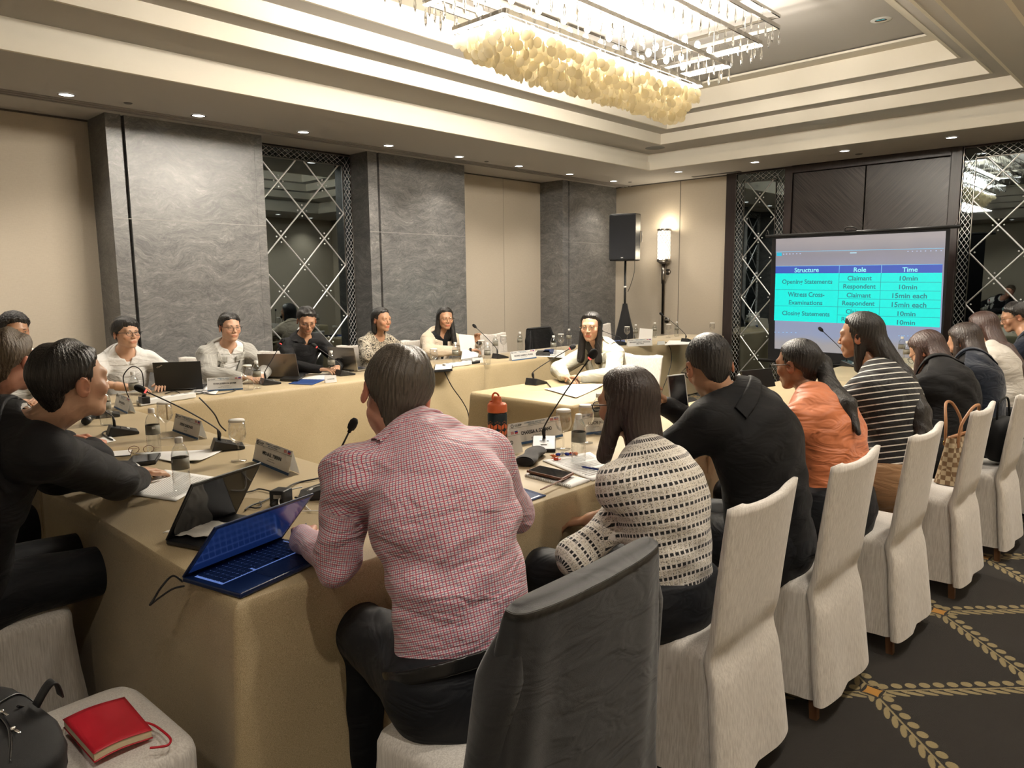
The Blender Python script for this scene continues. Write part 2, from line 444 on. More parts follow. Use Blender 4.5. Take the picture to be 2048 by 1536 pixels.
mirror_panel('mirror_panel', (WL+.1, 3.90, 0), (0, 1, 0), 1.30, .05, H-.02, 'tall smoked diamond mirror between two grey marble piers on the left wall', fr=.12, nodes=(.275, .30, .35, TX(557, 362, WL+.11).z))
mirror_panel('mirror_panel', (-5.06, WB-.09, 0), (1, 0, 0), .72, .05, H-.02, 'narrow smoked diamond mirror to the left of the projection screen', nodes=(.23, .275, .36, TY(1525, 395, WB-.1).z))
mirror_panel('mirror_panel', (-2.24, WB-.09, 0), (1, 0, 0), 1.62, .05, H-.02, 'wide smoked diamond mirror to the right of the projection screen', nodes=(.27, .30, TY(1997, 450, WB-.1).x+2.24, TY(1997, 450, WB-.1).z))
struct(MB().b2(-5.06, -4.34, WB-.09, WB, 0, H), 'wall_back', M['wood'])
struct(MB().b2(-2.24, -.62, WB-.09, WB, 0, H), 'wall_back', M['wood'])
struct(MB().b2(-.62, -.45, WB-.12, WB, 0, H), 'trim_14', M['wood'])
struct(MB().b2(WL, WL+.1, 3.9, 5.2, 0, H), 'wall_left', M['wood'])
# timber doors / panelling behind the screen
dp = empty('cabinet_doors', (0, 0, 0), 0, 'dark chevron veneer folding doors above and behind the projection screen', 'cabinet')
fm = MB(); fm.b2(-4.34, -4.24, WB-.14, WB-.02, 0, H-.005); fm.b2(-2.36, -2.24, WB-.14, WB-.02, 0, H-.005); fm.b2(-4.24, -2.36, WB-.14, WB-.02, 2.955, H-.005)
fm.build('door_frame', M['wood'], dp, bevel=.006)
MB().b2(-4.235, -3.318, WB-.10, WB-.04, .02, 2.95).build('door', M['chevL'], dp, bevel=.004)
MB().b2(-3.304, -2.365, WB-.10, WB-.04, .02, 2.95).build('door', M['chevR'], dp, bevel=.004)
# right wall seen only in the mirrors
for k, y in enumerate((-2.4, .6, 3.0, 5.4, 7.8)):
    struct(MB().b2(WR-.03, WR, y, y+.07, 0, H), 'trim_%d' % (20+k), M['wood'])
# downlights
dlm = emit('lamp_glow', (1, .93, .82), 9)
def downlight():
    t = empty('downlight', (0, 0, H)); MB().lathe([(.062, -.002), (.066, -.006), (.054, -.008), (.052, 0)], n=28).build('trim_ring', M['steel'], t)
    MB().lathe([(0.0001, -.004), (.053, -.004), (.053, -.001)], n=28).build('lamp', dlm, t); return t
proto = downlight(); first = True
for i, (x, y) in enumerate(DL):
    o = proto if first else copy_tree(proto); first = False
    o.location = (x, y, H)
    row = 'near' if y < -3.2 and x < -1 else 'left' if x < -6 else ('back' if y > 9.2 else 'right')
    tag(o, {'left': 'round recessed downlight in the ceiling strip along the left marble wall', 'back': 'round recessed downlight in the ceiling strip before the back wall', 'right': 'round recessed downlight in the ceiling strip by the right wall', 'near': 'round recessed downlight at the near end of the room'}[row], 'ceiling light', 'downlights in the %s ceiling strip' % row)
# small ceiling fittings
def disc(name, x, y, z, r, mat, label, cat, g=None):
    t = empty(name, (x, y, z), 0, label, cat, g)
    MB().lathe([(.0001, -.006), (r*.8, -.006), (r, 0)], n=24).build('cover', mat, t)
    return t
dk = plain('grille_grey', (.12, .115, .11), .6)
p = T(256, 206, H); disc('smoke_detector', p.x, p.y, H, .035, dk, 'small dark round ceiling sensor beside the leftmost downlights', 'sensor')
p = T(973, 323, H); disc('smoke_detector', p.x, p.y, H, .03, dk, 'small dark round ceiling sensor over the second cream wall panel', 'sensor')
p = T(1260, 364, H); disc('smoke_detector', p.x, p.y, H, .03, dk, 'small dark round ceiling sensor in the far room corner', 'sensor')
p = T(1718, 308, H); disc('smoke_detector', p.x, p.y, H, .045, dk, 'dark round ceiling sensor over the chevron doors', 'sensor')
p = T(1310, 296, ZS[0]); disc('ceiling_speaker', p.x, p.y, ZS[0], .13, dk, 'round ceiling speaker grille at the coffer corner', 'speaker')
p = T(1645, 244, ZS[0]); disc('ceiling_speaker', p.x, p.y, ZS[0], .15, M['ceil'], 'pale round ceiling speaker grille in the far coffer border', 'speaker')
p = T(1762, 40, ZS[3]+.03); t = disc('downlight', p.x, p.y, ZS[3]+.03, .085, M['white'], 'white round gimbal spotlight right of the chandelier', 'ceiling light')
MB().lathe([(.0001, -.012), (.04, -.012), (.055, -.004)], n=20).build('lamp', M['chrome'], t)
# air slot on the back soffit
MB().b2(-5.7, -4.95, 9.86, 9.93, H-.006, H).build('air_slot', dk).update_tag()
tag(bpy.data.objects['air_slot'], 'thin dark air slot in the ceiling above the sconce wall', 'air vent')
# ------------------------------------------------------------------ text
_dg = bpy.context.evaluated_depsgraph_get
def text(s, name, mat, parent, origin, ux, uy, w, h, bold=0, lift=.0004):
    """s written inside a w x h box centred on origin; ux, uy are the directions of reading and of up"""
    cu = bpy.data.curves.new(name, 'FONT'); cu.body = s; cu.size = 1; cu.align_x = 'CENTER'; cu.offset = bold; cu.resolution_u = 3
    o = bpy.data.objects.new(name, cu); COL.objects.link(o)
    bpy.context.view_layer.update()
    me = bpy.data.meshes.new_from_object(o.evaluated_get(_dg()))
    bpy.data.objects.remove(o)
    co = np.empty(len(me.vertices)*3); me.vertices.foreach_get('co', co); co = co.reshape(-1, 3)
    mn, mx = co.min(0), co.max(0); sc_ = mx-mn; sc_[sc_ == 0] = 1
    co = (co-(mn+mx)/2)/sc_
    ux, uy = Vector(ux), Vector(uy); nn = ux.cross(uy)
    P = np.outer(co[:, 0]*w, ux)+np.outer(co[:, 1]*h, uy)+np.array(Vector(origin)+nn*lift)
    me.vertices.foreach_set('co', P.ravel()); me.update(); me.name = name
    me.materials.clear(); me.materials.append(mat)
    t = bpy.data.objects.new(name, me); COL.objects.link(t); t.parent = parent
    return t
# ------------------------------------------------------------------ tables under cloths
def table(x0, x1, y0, y1, label, seed, flat='', group='tables set in a hollow rectangle', ztop=.75):
    rs = random.Random(seed)
    t = empty('banquet_table', ((x0+x1)/2, (y0+y1)/2, 0), 0, label, 'table', group)
    cx, cy = (x0+x1)/2, (y0+y1)/2; hx, hy = (x1-x0)/2, (y1-y0)/2
    r = .008 if flat else .02
    # rounded-rectangle outline
    per = []
    def seg(ax, ay, bx, by, nx, ny):
        L_ = math.hypot(bx-ax, by-ay); n = max(2, int(L_/.03))
        for k in range(n):
            u = k/n; per.append((ax+(bx-ax)*u, ay+(by-ay)*u, nx, ny, 0))
    def arc(ccx, ccy, a0):
        for k in range(6):
            a = a0+PI/2*k/6; per.append((ccx+r*math.cos(a), ccy+r*math.sin(a), math.cos(a), math.sin(a), 1))
    seg(hx, -hy+r, hx, hy-r, 1, 0); arc(hx-r, hy-r, 0)
    seg(hx-r, hy, -hx+r, hy, 0, 1); arc(-hx+r, hy-r, PI/2)
    seg(-hx, hy-r, -hx, -hy+r, -1, 0); arc(-hx+r, -hy+r, PI)
    seg(-hx+r, -hy, hx-r, -hy, 0, -1); arc(hx-r, -hy+r, 1.5*PI)
    n = len(per)
    ph = [rs.uniform(0, 6.28) for _ in range(6)]; fr = [rs.uniform(3, 4.5), rs.uniform(6, 8), rs.uniform(10, 13)]
    s_ = 0; S = []
    for k in range(n):
        if k: s_ += math.hypot(per[k][0]-per[k-1][0], per[k][1]-per[k-1][1])
        S.append(s_)
    tot = s_
    corner = [min(abs(abs(p[0])-hx)+abs(abs(p[1])-hy), .3) for p in per]
    rows = [(0, 0), (.004, .25), (.012, .7), (.025, .95), (.06, 1), (.12, 1), (.2, 1), (.3, 1), (.4, 1), (.5, 1), (.6, 1), (.68, 1), (.735, 1)]
    vs = []
    for dz, rd in rows:
        h = dz/.735
        for k in range(n):
            x, y, nx, ny, c_ = per[k]; u = S[k]
            fold = (.55*math.sin(fr[0]*u+ph[0])+.35*math.sin(fr[1]*u+ph[1]+h)+.2*math.sin(fr[2]*u+ph[2]-h))
            cor = max(0, 1-corner[k]/.16)
            amp = h**1.1*(.016+.020*fold) + cor*h**.8*.030
            off = rd*.006 + amp
            if (nx > .5 and 'E' in flat) or (nx < -.5 and 'W' in flat) or (ny > .5 and 'N' in flat) or (ny < -.5 and 'S' in flat): off = 0; rd_ = 1
            else: rd_ = rd
            if c_ == 0:
                ex = 0
                if abs(nx) > .5:
                    for side, sy in (('N', 1), ('S', -1)):
                        if side in flat: off *= min(1, max(0, (hy-sy*y)/.12))
                else:
                    for side, sx in (('E', 1), ('W', -1)):
                        if side in flat: off *= min(1, max(0, (hx-sx*x)/.12))
            elif flat: off = min(off, .004) if any(q_ in flat for q_ in (('E' if x > 0 else 'W'), ('N' if y > 0 else 'S'))) else off
            vs.append((x+nx*off-(1-rd_)*nx*.006, y+ny*off-(1-rd_)*ny*.006, ztop-dz))
    fs = [(i*n+k, i*n+(k+1) % n, (i+1)*n+(k+1) % n, (i+1)*n+k) for i in range(len(rows)-1) for k in range(n)]
    mb = MB(); mb.add(vs, fs, True); mb.add(vs[:n], [tuple(range(n))], True)
    c = mb.build('tablecloth', M['cloth'], t)
    fr_ = MB(); fr_.box((0, 0, ztop-.03), (2*hx-.06, 2*hy-.06, .03)); fr_.build('tabletop', M['wood'], t)
    for sx in (-1, 1):
        for sy in (-1, 1):
            MB().tube([(sx*(hx-.09), sy*(hy-.09), 0), (sx*(hx-.09), sy*(hy-.09), ztop-.045)], .014).build('leg', M['steel'], t)
    return t
G = 'gold clothed tables of the hollow rectangle'
table(-3.383, -1.69, .78, 1.70, 'gold clothed table at the near corner carrying the blue lit laptop', 3, flat='WN', group=G)
table(-5.03, -3.385, .78, 1.70, 'gold clothed table at the left behind the young man in the dark suit', 4, flat='EW', group=G)
table(-5.80, -5.06, .1, 1.937, 'gold clothed table at the left end of the marble wall row', 5, flat='N', group=G)
table(-5.80, -5.06, 1.94, 4.937, 'long gold clothed table before the man in the white shirt and the grey suit', 6, flat='SN', group=G)
table(-5.80, -5.06, 4.94, 7.137, 'gold clothed table before the woman in the beige blazer', 7, flat='SN', group=G)
table(-5.80, -5.06, 7.14, 9.75, 'far clothed table tinted blue by the projection screen', 8, flat='S', group=G)
table(-3.86, -2.92, 3.62, 4.55, 'square gold clothed witness table in the middle of the room', 9, group=G)
table(-2.42, -1.69, 1.703, 3.627, 'gold clothed table on the right with the orange lidded flask', 10, flat='SN', group=G)
table(-2.42, -1.69, 3.63, 5.857, 'gold clothed table on the right beyond the man with the raised phone', 11, flat='SN', group=G)
table(-2.42, -1.69, 5.86, 8.05, 'far gold clothed table on the right below the screen', 12, flat='S', group=G)
# ------------------------------------------------------------------ chairs
def chaircloth():
    q = N('white_chair_cloth'); a = q.n('TexNoise', Vector=q.obj((260, 260, 14)), Scale=1, Detail=3); b = q.n('TexNoise', Vector=q.obj((700, 700, 700)), Scale=1)
    s = q.math('ADD', q.math('MULTIPLY', a, .7), q.math('MULTIPLY', b, .3))
    q.p(Base_Color=q.mix(q.ramp(s, [(.38, (0, 0, 0)), (.62, (1, 1, 1))]), (.54, .50, .455), (.74, .70, .65)), Roughness=.75, Sheen_Weight=.3); q.bump(s, .2, .0008); return q.m
M['chair'] = chaircloth()
M['legwood'] = plain('chair_leg_wood', (.14, .065, .03), .45)
def make_chair(seed=1, name='banquet_chair'):
    rs = random.Random(seed)
    t = empty(name, (0, 0, 0))
    # back: thick shell, wide at the top, slightly concave to the front
    def back(u, v):
        # u round the loop, v from seat level (.40) up to the top
        z = .072+.848*v
        t_ = max(0, (z-.46)/.46); s_ = max(0, (.46-z)/.39)
        w_ = .216+.013*t_+.024*s_; yb = -.222-.048*t_**1.2-.046*s_**1.1; th = .044-.016*t_+.004*s_
        pin = math.exp(-((z-.45)/.05)**2); yb += .010*pin
        a = u*2*PI; ca, sa = math.cos(a), math.sin(a)
        x = w_*(abs(ca)**.35)*(1 if ca > 0 else -1); y = (th/2)*(abs(sa)**.5)*(1 if sa > 0 else -1)
        bow = -.016*math.cos(PI*x/w_/2)*t_
        z2 = z-.020*(1-min(1, abs(x)/w_)**2)*t_**6+.002*math.sin(9*x*5+seed)
        wr = .0035*math.sin(22*z+x*20+seed)*pin+.007*math.sin(x*26+seed+3*z)*s_**1.3+.003*math.sin(9*z+x*9+seed)*s_**.5
        return (x, yb+y+bow+wr, z2)
    mb = MB(); mb.grid(back, 64, 44)
    top = [back(i/64, 1) for i in range(64)]
    ctr = [(p[0]*.7, -.27-.016*math.cos(PI*p[0]*.7/.42), p[2]+.004) for p in top]
    b = len(mb.v); mb.v += top+ctr
    for i in range(64):
        j = (i+1) % 64; mb.f.append((b+i, b+j, b+64+j, b+64+i)); mb.mi.append(0); mb.sm.append(True)
    mb.f.append(tuple(b+64+i for i in range(64))); mb.mi.append(0); mb.sm.append(True)
    mb.build('back_cover', M['chair'], t)
    # seat cushion top and the skirt
    rows = []
    ph = rs.uniform(0, 6)
    per = []
    n = 64
    for k in range(n):
        a = 2*PI*k/n+PI/4; ca, sa = math.cos(a), math.sin(a)
        per.append(((abs(ca)**.22)*(1 if ca > 0 else -1), (abs(sa)**.22)*(1 if sa > 0 else -1)))
    def sk(z, hx, y0, y1, fl):
        out = []
        for k, (px, py) in enumerate(per):
            cor = max(0, (abs(px)*abs(py))-.75)*4
            f = fl*(.006*math.sin(11*px+7*py+ph)+.008*math.sin(5*py-8*px+ph*2)+.014*cor)
            x = px*(hx+f); yc, hy = (y0+y1)/2, (y1-y0)/2+f
            out.append((x, yc+py*hy, z))
        return out
    rows = [sk(.486, .05, -.15, .10, 0), sk(.486, .16, -.205, .17, 0), sk(.478, .195, -.215, .205, 0), sk(.462, .208, -.222, .222, 0), sk(.445, .212, -.226, .226, .2),
            sk(.40, .212, -.226, .226, .3), sk(.33, .215, -.230, .228, .6), sk(.24, .220, -.238, .232, .8), sk(.16, .226, -.246, .238, 1.0), sk(.078, .232, -.255, .244, 1.2)]
    vs = [v for r_ in rows for v in r_]
    fs = [(i*n+k, i*n+(k+1) % n, (i+1)*n+(k+1) % n, (i+1)*n+k) for i in range(len(rows)-1) for k in range(n)]+[tuple(range(n))]
    mb = MB(); mb.add(vs, fs, True); mb.build('seat_cover', M['chair'], t)
    for sx in (-1, 1):
        for sy, yy in ((-1, -.225), (1, .19)):
            l = MB(); l.add([(sx*.185+a*.015, yy+b_*.015, .16) for a, b_ in ((-1, -1), (1, -1), (1, 1), (-1, 1))]+[(sx*.19+a*.013, yy+sy*.012+b_*.013, 0) for a, b_ in ((-1, -1), (1, -1), (1, 1), (-1, 1))],
                [(0, 1, 2, 3), (4, 7, 6, 5), (0, 4, 5, 1), (1, 5, 6, 2), (2, 6, 7, 3), (3, 7, 4, 0)], False)
            l.build('leg', M['legwood'], t)
    return t
CH = [  # x, y, facing (degrees, 0 = away along the room), label
 (-1.16, 1.16, 92, 'white covered chair draped with the dark suit jacket, behind the man in the checked shirt'),
 (-1.17, 2.01, 91, 'white covered chair behind the woman in the tweed jacket'),
 (-1.13, 2.66, 90, 'white covered chair behind the man in the black suit'),
 (-1.08, 3.33, 90, 'white covered chair behind the woman in the orange blouse'),
 (-1.03, 4.10, 90, 'white covered chair behind the woman in the striped top, beside the chequered handbag'),
 (-.97, 4.80, 90, 'white covered chair partly hidden behind the handbag chair'),
 (-.72, 5.62, 90, 'white covered chair at the right edge of the photo holding the black bags'),
 (-.66, 6.55, 92, 'white covered chair at the far right edge, last of the right-hand row'),
 (-2.85, .45, 0, 'white covered chair under the young man in the dark suit'),
 (-1.83, .42, 2, 'empty white covered chair holding the red notebook'),
 (-3.62, .40, 0, 'white covered chair under the grey-haired man at the left edge'),
 (-6.10, 1.25, -90, 'white covered chair under the man at the far left of the marble wall row'),
 (-6.20, 2.02, -90, 'white covered chair behind the man in the white shirt'),
 (-6.20, 2.84, -90, 'white covered chair behind the man in the grey suit'),
 (-6.20, 3.56, -90, 'white covered chair behind the man in the black shirt'),
 (-6.15, 4.40, -90, 'white covered chair behind the woman in the floral top'),
 (-6.15, 5.22, -90, 'white covered chair behind the woman in the beige blazer'),
 (-6.15, 6.42, -90, 'empty white covered chair before the second cream wall panel'),
 (-6.15, 7.30, -86, 'white covered chair draped with a black jacket beside the third marble pier'),
 (-6.30, 8.85, -90, 'empty white covered chair behind the far table by the speaker stand'),
 (-3.52, 5.02, 178, 'white covered chair behind the woman at the witness table'),
]
proto = make_chair(); first = True
for i, (x, y, d, lb) in enumerate(CH):
    o = proto if first else copy_tree(proto); first = False
    o.location = (x, y, 0); o.rotation_euler = (0, 0, math.radians(d)); tag(o, lb, 'chair', 'white covered banquet chairs')
# ------------------------------------------------------------------ chandelier
def translucent(name, col, mixf=.5, emitc=0):
    q = N(name); q.p(Base_Color=col, Roughness=.3); tr = q.n('BsdfTranslucent'); q.set(tr.inputs[0], col)
    mx = q.n('MixShader'); q.set(mx.inputs[0], mixf); q.set(mx.inputs[1], q.b.outputs[0]); q.set(mx.inputs[2], tr.outputs[0])
    q.t.links.new(mx.outputs[0], q.out.inputs[0]); return q.m
M['shell'] = translucent('capiz_shell', (.97, .90, .72), .5)
M['crystal'] = N('crystal_glass').p(Base_Color=(1, 1, 1), Roughness=.02, Transmission_Weight=1, IOR=1.45).m
M['bulb'] = emit('bulb_glow', (1, .9, .74), 60)
M['ledstrip'] = emit('lamp_strip', (1, .95, .86), 12)
ch = empty('chandelier', (-3.39, 4.45, ZS[3]+.03), 0, 'large tiered crystal chandelier with capiz shell discs hanging in the ceiling coffer', 'chandelier')
X0, Y0, Z0 = -3.39, 4.45, ZS[3]+.03
def rel(x, y, z): return (x-X0, y-Y0, z-Z0)
MB().b2(-.42, .42, -1.35, 1.35, -.05, 0).build('canopy', M['fascia'], ch, bevel=.01)
TIERS = [(3.10, .23, 3.30, 5.59), (3.265, .36, 3.19, 5.80), (3.42, .56, 3.03, 5.95), (3.54, .66, 2.93, 6.05)]
drops = []
for k, (z, hw, y0, y1) in enumerate(TIERS):
    fr = MB()
    for yy in (y0, y1): fr.b2(-hw, hw, yy-Y0-.006, yy-Y0+.006, z-Z0, z-Z0+.03)
    for xx in (-hw, hw): fr.b2(xx-.006, xx+.006, y0-Y0, y1-Y0, z-Z0, z-Z0+.03)
    if k == 3:
        for yy in (y0, y1): fr.b2(-hw, hw, yy-Y0-.006, yy-Y0+.006, z-Z0+.09, z-Z0+.11)
        for xx in (-hw, hw): fr.b2(xx-.006, xx+.006, y0-Y0, y1-Y0, z-Z0+.09, z-Z0+.11)
    fr.build('tier_frame', M['chrome'], ch)
    if k < 3:
        for yy in (y0, y1): MB().b2(-hw, hw, yy-Y0-.02, yy-Y0+.02, z-Z0-.006, z-Z0-.001).build('lamp_strip', M['ledstrip'], ch)
    zz = z
    n = max(5, int(2*hw/.085)); m_ = int((y1-y0)/.12)
    if k:
        for i in range(n+1):
            for yy in (y0, y1): drops.append((-hw+2*hw*i/n, yy-Y0, z-Z0))
        for i in range(1, m_):
            for xx in (-hw, hw): drops.append((xx, y0-Y0+(y1-y0)*i/m_, z-Z0))
    for xx in (-hw, hw):
        for j in range(5):
            yy = y0-Y0+(y1-y0)*(j+.5)/5; MB().tube([(xx, yy, z-Z0+.03), (xx, yy, -.02)], .0025, 5).build('hanger_rod', M['chrome'], ch)
def drop_bm(L_=.10, r=.0105):
    m2 = MB(); m2.lathe([(.0004, 0), (.0035, -.004), (.0035, -.014), (.0012, -.018), (.004, -.03), (r, -.03-L_*.55), (r*.8, -.03-L_*.78), (.0006, -.03-L_)], n=6); 
    m2.sm = [False]*len(m2.f); return m2
random.seed(4)
drops.sort(key=lambda d: (Vector((d[0]+X0, d[1]+Y0, d[2]+Z0))-Vector((0, 0, CAM_H))).length)
sel = set(range(0, len(drops), max(1, math.ceil(len(drops)/100)))); first = None; rest = MB()
cnt = 0
for i, d in enumerate(drops):
    if cnt < 100 and i in sel:
        if first is None: first = drop_bm().build('crystal_drop', M['crystal'], ch); o = first
        else: o = first.copy(); COL.objects.link(o)
        o.location = d; cnt += 1
    else:
        q = drop_bm(); q.v = [tuple(Vector(v)+Vector(d)) for v in q.v]; rest.add(q.v, q.f, False)
r_ = rest.build('crystal_strands', M['crystal'], ch); r_['kind'] = 'stuff'
tr_ = MB(); tr_.b2(-.20, .20, 3.34-Y0, 5.55-Y0, 3.085-Z0, 3.095-Z0); tr_.build('lamp_tray', emit('lamp_tray_glow', (1, .93, .80), 10), ch)
# bulbs in two rows over the shells
bp = None
for y in np.linspace(3.45, 5.45, 9):
    for x in (-.14, .14):
        if bp is None: bp = MB().ball((0, 0, 0), (.022, .022, .03), 12).build('bulb', M['bulb'], ch); o = bp
        else: o = bp.copy(); COL.objects.link(o)
        o.location = (x, y-Y0, 3.24-Z0)
for y in np.linspace(3.35, 5.65, 13):
    for x in (-.26, 0, .26):
        o = bp.copy(); COL.objects.link(o); o.location = (x, y-Y0, 3.38-Z0)
# shells
def disc_at(mb, c, r, yaw, tilt, n=12):
    Mx = Matrix.Rotation(yaw, 3, 'Z') @ Matrix.Rotation(PI/2+tilt, 3, 'X'); c = Vector(c)
    vs = [Mx @ Vector((r*math.cos(2*PI*k/n), r*math.sin(2*PI*k/n), .0012*s_))+c for s_ in (-1, 1) for k in range(n)]
    mb.add(vs, [tuple(range(n)), tuple(range(n, 2*n))[::-1]]+[(k, (k+1) % n, n+(k+1) % n, n+k) for k in range(n)], False)
SH = []
zt = 3.07
for iy in range(0, 40):
    y = 3.33+iy*.0575
    for ix in range(-4, 5):
        x = ix*.052
        edge = abs(ix) == 4 or iy in (0, 39)
        e = abs(x)/.21
        zb = 2.87+.13*e**2+.05*(1-min(1, (y-3.3)/.35))+random.uniform(-.02, .02)
        z = zt - (0 if edge else 0)
        lo = zb
        zz = zb
        top = zt if edge else zb+.13
        while zz < top-.02:
            SH.append((x+random.uniform(-.012, .012), y-Y0+random.uniform(-.015, .015), zz-Z0, random.uniform(0, PI), random.uniform(-.15, .15))); zz += .052
SH.sort(key=lambda s_: s_[2]+random.uniform(0, .05))
first = None
rest = MB()
for i, (x, y, z, ya, ti) in enumerate(SH):
    if i < 100:
        if first is None:
            q = MB(); disc_at(q, (0, 0, 0), .034, 0, 0, 20); first = q.build('shell_disc', M['shell'], ch); o = first
        else: o = first.copy(); COL.objects.link(o)
        o.location = (x, y, z); o.rotation_euler = (0, ti, ya)
    else: disc_at(rest, (x, y, z), .034, ya, ti)
r_ = rest.build('shell_curtain', M['shell'], ch); r_['kind'] = 'stuff'
# ------------------------------------------------------------------ wall sconce
sx, sz = -6.2, 0
sc = empty('wall_sconce', (sx, WB-.14, 0), 0, 'tall polished wall sconce with lattice glass shade on the cream back wall', 'wall lamp')
q = N('sconce_glass'); q.p(Base_Color=(.9, .88, .82), Roughness=.25, Emission_Color=(1, .9, .75), Emission_Strength=1.3); gl = q.m
MB().lathe([(.098, 1.86), (.098, 2.30)], n=32).build('lamp_shade', gl, sc)
la = MB()
for k in range(12):
    for s_ in (1, -1):
        pts = [(.102*math.cos(2*PI*(k/12+s_*j/24*.5)), .102*math.sin(2*PI*(k/12+s_*j/24*.5)), 1.86+.44*j/24) for j in range(25)]
        la.tube(pts, .0024, 5)
la.build('lattice', M['chrome'], sc)
for z in (1.845, 2.30): MB().lathe([(.096, z), (.112, z), (.112, z+.03), (.096, z+.03)], n=32).build('collar_ring', M['chrome'], sc)
MB().ball((0, 0, 1.95), (.05, .05, .06), 16).build('bulb', emit('sconce_bulb', (1, .93, .8), 40), sc)
MB().lathe([(.0001, 1.80), (.05, 1.80), (.115, 1.845), (.0001, 1.846)], n=28).build('cup', M['steel'], sc)
MB().lathe([(.024, .72), (.024, 1.5), (.036, 1.5), (.036, 1.8), (.02, 1.8)], n=20, cap=True).build('pole', M['steel'], sc)
for z in (.93, 1.68):
    a = MB(); a.tube([(0, .02, z), (0, .13, z)], .012); a.lathe([(.0001, 0), (.045, 0), (.045, .02), (.0001, .02)], c=(.0, .12, z), M=Matrix.Rotation(-PI/2, 3, 'X'), n=20); a.build('wall_bracket', M['steel'], sc)
lamp('sconce_light', 'POINT', (sx, WB-.14, 2.36), 9, (1, .86, .64), shadow_soft_size=.05)
lamp('sconce_light', 'POINT', (sx-.02, WB-.28, 1.95), 7, (1, .86, .64), shadow_soft_size=.06)
# ------------------------------------------------------------------ loudspeaker on its stand
sk_ = empty('loudspeaker', (-6.6, 9.5, 1.83), math.radians(18), 'black loudspeaker raised on a shrouded stand in the far corner', 'speaker')
mb = MB(); mb.prism([(-.2, -.17), (.2, -.17), (.23, .0), (.15, .18), (-.15, .18), (-.23, .0)], .02, .72); mb.build('cabinet', M['black'], sk_, bevel=.015)
mb = MB(); mb.prism([(-.205, -.178), (.205, -.178), (.205, -.168), (-.205, -.168)], .04, .70); mb.build('grille', plain('grille_cloth', (.018, .02, .026), .7), sk_, bevel=.004)
MB().box((0, -.18, .065), (.035, .004, .012)).build('maker_badge', M['white'], sk_)
MB().tube([(.19, .02, .30), (.245, .02, .30), (.245, .02, .46), (.19, .02, .46)], .009).build('handle', M['steel'], sk_)
st_ = empty('speaker_stand', (-6.6, 9.5, 0), 0, 'speaker pole stand wrapped in a black cloth shroud in the far corner', 'stand')
MB().lathe([(.0175, .9), (.0175, 1.85)], n=16, cap=True).build('pole', M['black'], st_)
q = MB(); q.grid(lambda u, v: ((.035+.30*(1-v)**1.15)*math.cos(u*2*PI)*(1+.12*math.sin(u*6*PI+.7)), (.035+.30*(1-v)**1.15)*math.sin(u*2*PI)*(1+.12*math.sin(u*6*PI+.7)), .02+1.18*v), 60, 16)
q.build('shroud', fabric('black_stretch_cloth', (.008, .008, .009), 500), st_)
MB().lathe([(.019, 1.44), (.024, 1.44), (.024, 1.47), (.019, 1.47)], n=16).build('collar', M['white'], st_)
tag(MB().tube(spline([(-6.56, 9.68, 1.95), (-6.50, 9.6, 1.7), (-6.52, 9.54, 1.5), (-6.57, 9.53, 1.38)]), .005, 6).build('speaker_cable', M['black']), 'thin black cable hanging from the loudspeaker down its pole', 'cable')
# ------------------------------------------------------------------ projection screen
YS = 9.12
ps = empty('projection_screen', (-3.1, YS, 0), 0, 'black bordered projection screen showing a cyan schedule table', 'screen')
def rl(v): return Vector(v)-Vector((-3.1, YS, 0))
q4 = [rl(TY(*p, YS)) for p in [(1544, 474), (1900, 459), (1884, 735), (1545, 706)]]
xa, xb, zt_, zb_ = q4[0].x-.0, q4[1].x, q4[0].z, .52
MB().add and None
f = MB(); f.box(((xa+xb)/2, .012, (zt_+zb_)/2), (xb-xa, .012, zt_-zb_)); f.build('screen_cloth', plain('screen_border', (.01, .01, .012), .8), ps)
f = MB(); f.tube([(xa-.08, .0, zt_+.01), (xb+.1, .0, zt_+.01)], .018, 12); f.build('top_bar', M['black'], ps)
f = MB(); f.tube([(xa-.12, .0, zb_-.01), (xb+.06, .0, zb_-.01)], .022, 12); f.build('bottom_bar', M['black'], ps)
f = MB(); f.tube(spline([(-.12, 0, zt_+.02), (-.12, 0, zt_+.06), (-.05, 0, zt_+.07), (0, 0, zt_+.05), (0, 0, zt_+.02)]), .008, 8); f.build('carry_handle', M['black'], ps)
for x in (xa-.06, xb+.06): MB().tube([(x-.025, 0, zt_+.02), (x, 0, zt_+.09), (x+.025, 0, zt_+.02)], .003, 6).build('hook', M['steel'], ps)
MB().tube([(.0, .05, 0), (.0, .05, zt_)], .018, 10).build('stand_pole', M['black'], ps)
for a in (.5, 2.6, 4.7): MB().tube([(0, .05, .35), (.45*math.cos(a), .05+.3*math.sin(a), .015)], .012, 8).build('leg', M['black'], ps)
def emq(name, pts, col, st=1.0, d=.0):
    m_ = emit('projected_'+name, col, st); v = [rl(TY(*p, YS-.001-d)) for p in pts]
    f = MB(); f.add(v, [(0, 1, 2, 3)], False); return f.build(name, m_, ps)
q = N('projected_picture'); tcv = q.n('TexCoord'); sp = q.n('SeparateXYZ'); q.set(sp.inputs[0], tcv.outputs['Object'])
nz = q.n('TexNoise', Vector=tcv.outputs['Object'], Scale=2.5, Detail=2)
cc = q.ramp(q.math('ADD', q.math('DIVIDE', sp.outputs[2], 2.1), q.math('MULTIPLY', q.math('SUBTRACT', nz, .5), .06)), [(.36, (.40, .38, .40)), (.41, (.29, .36, .56)), (.60, (.28, .33, .55)), (.80, (.30, .30, .42)), (.88, (.28, .27, .33)), (.95, (.40, .36, .38))])
q.p(Base_Color=(.1, .1, .1), Emission_Color=cc, Emission_Strength=.8); pm = q.m
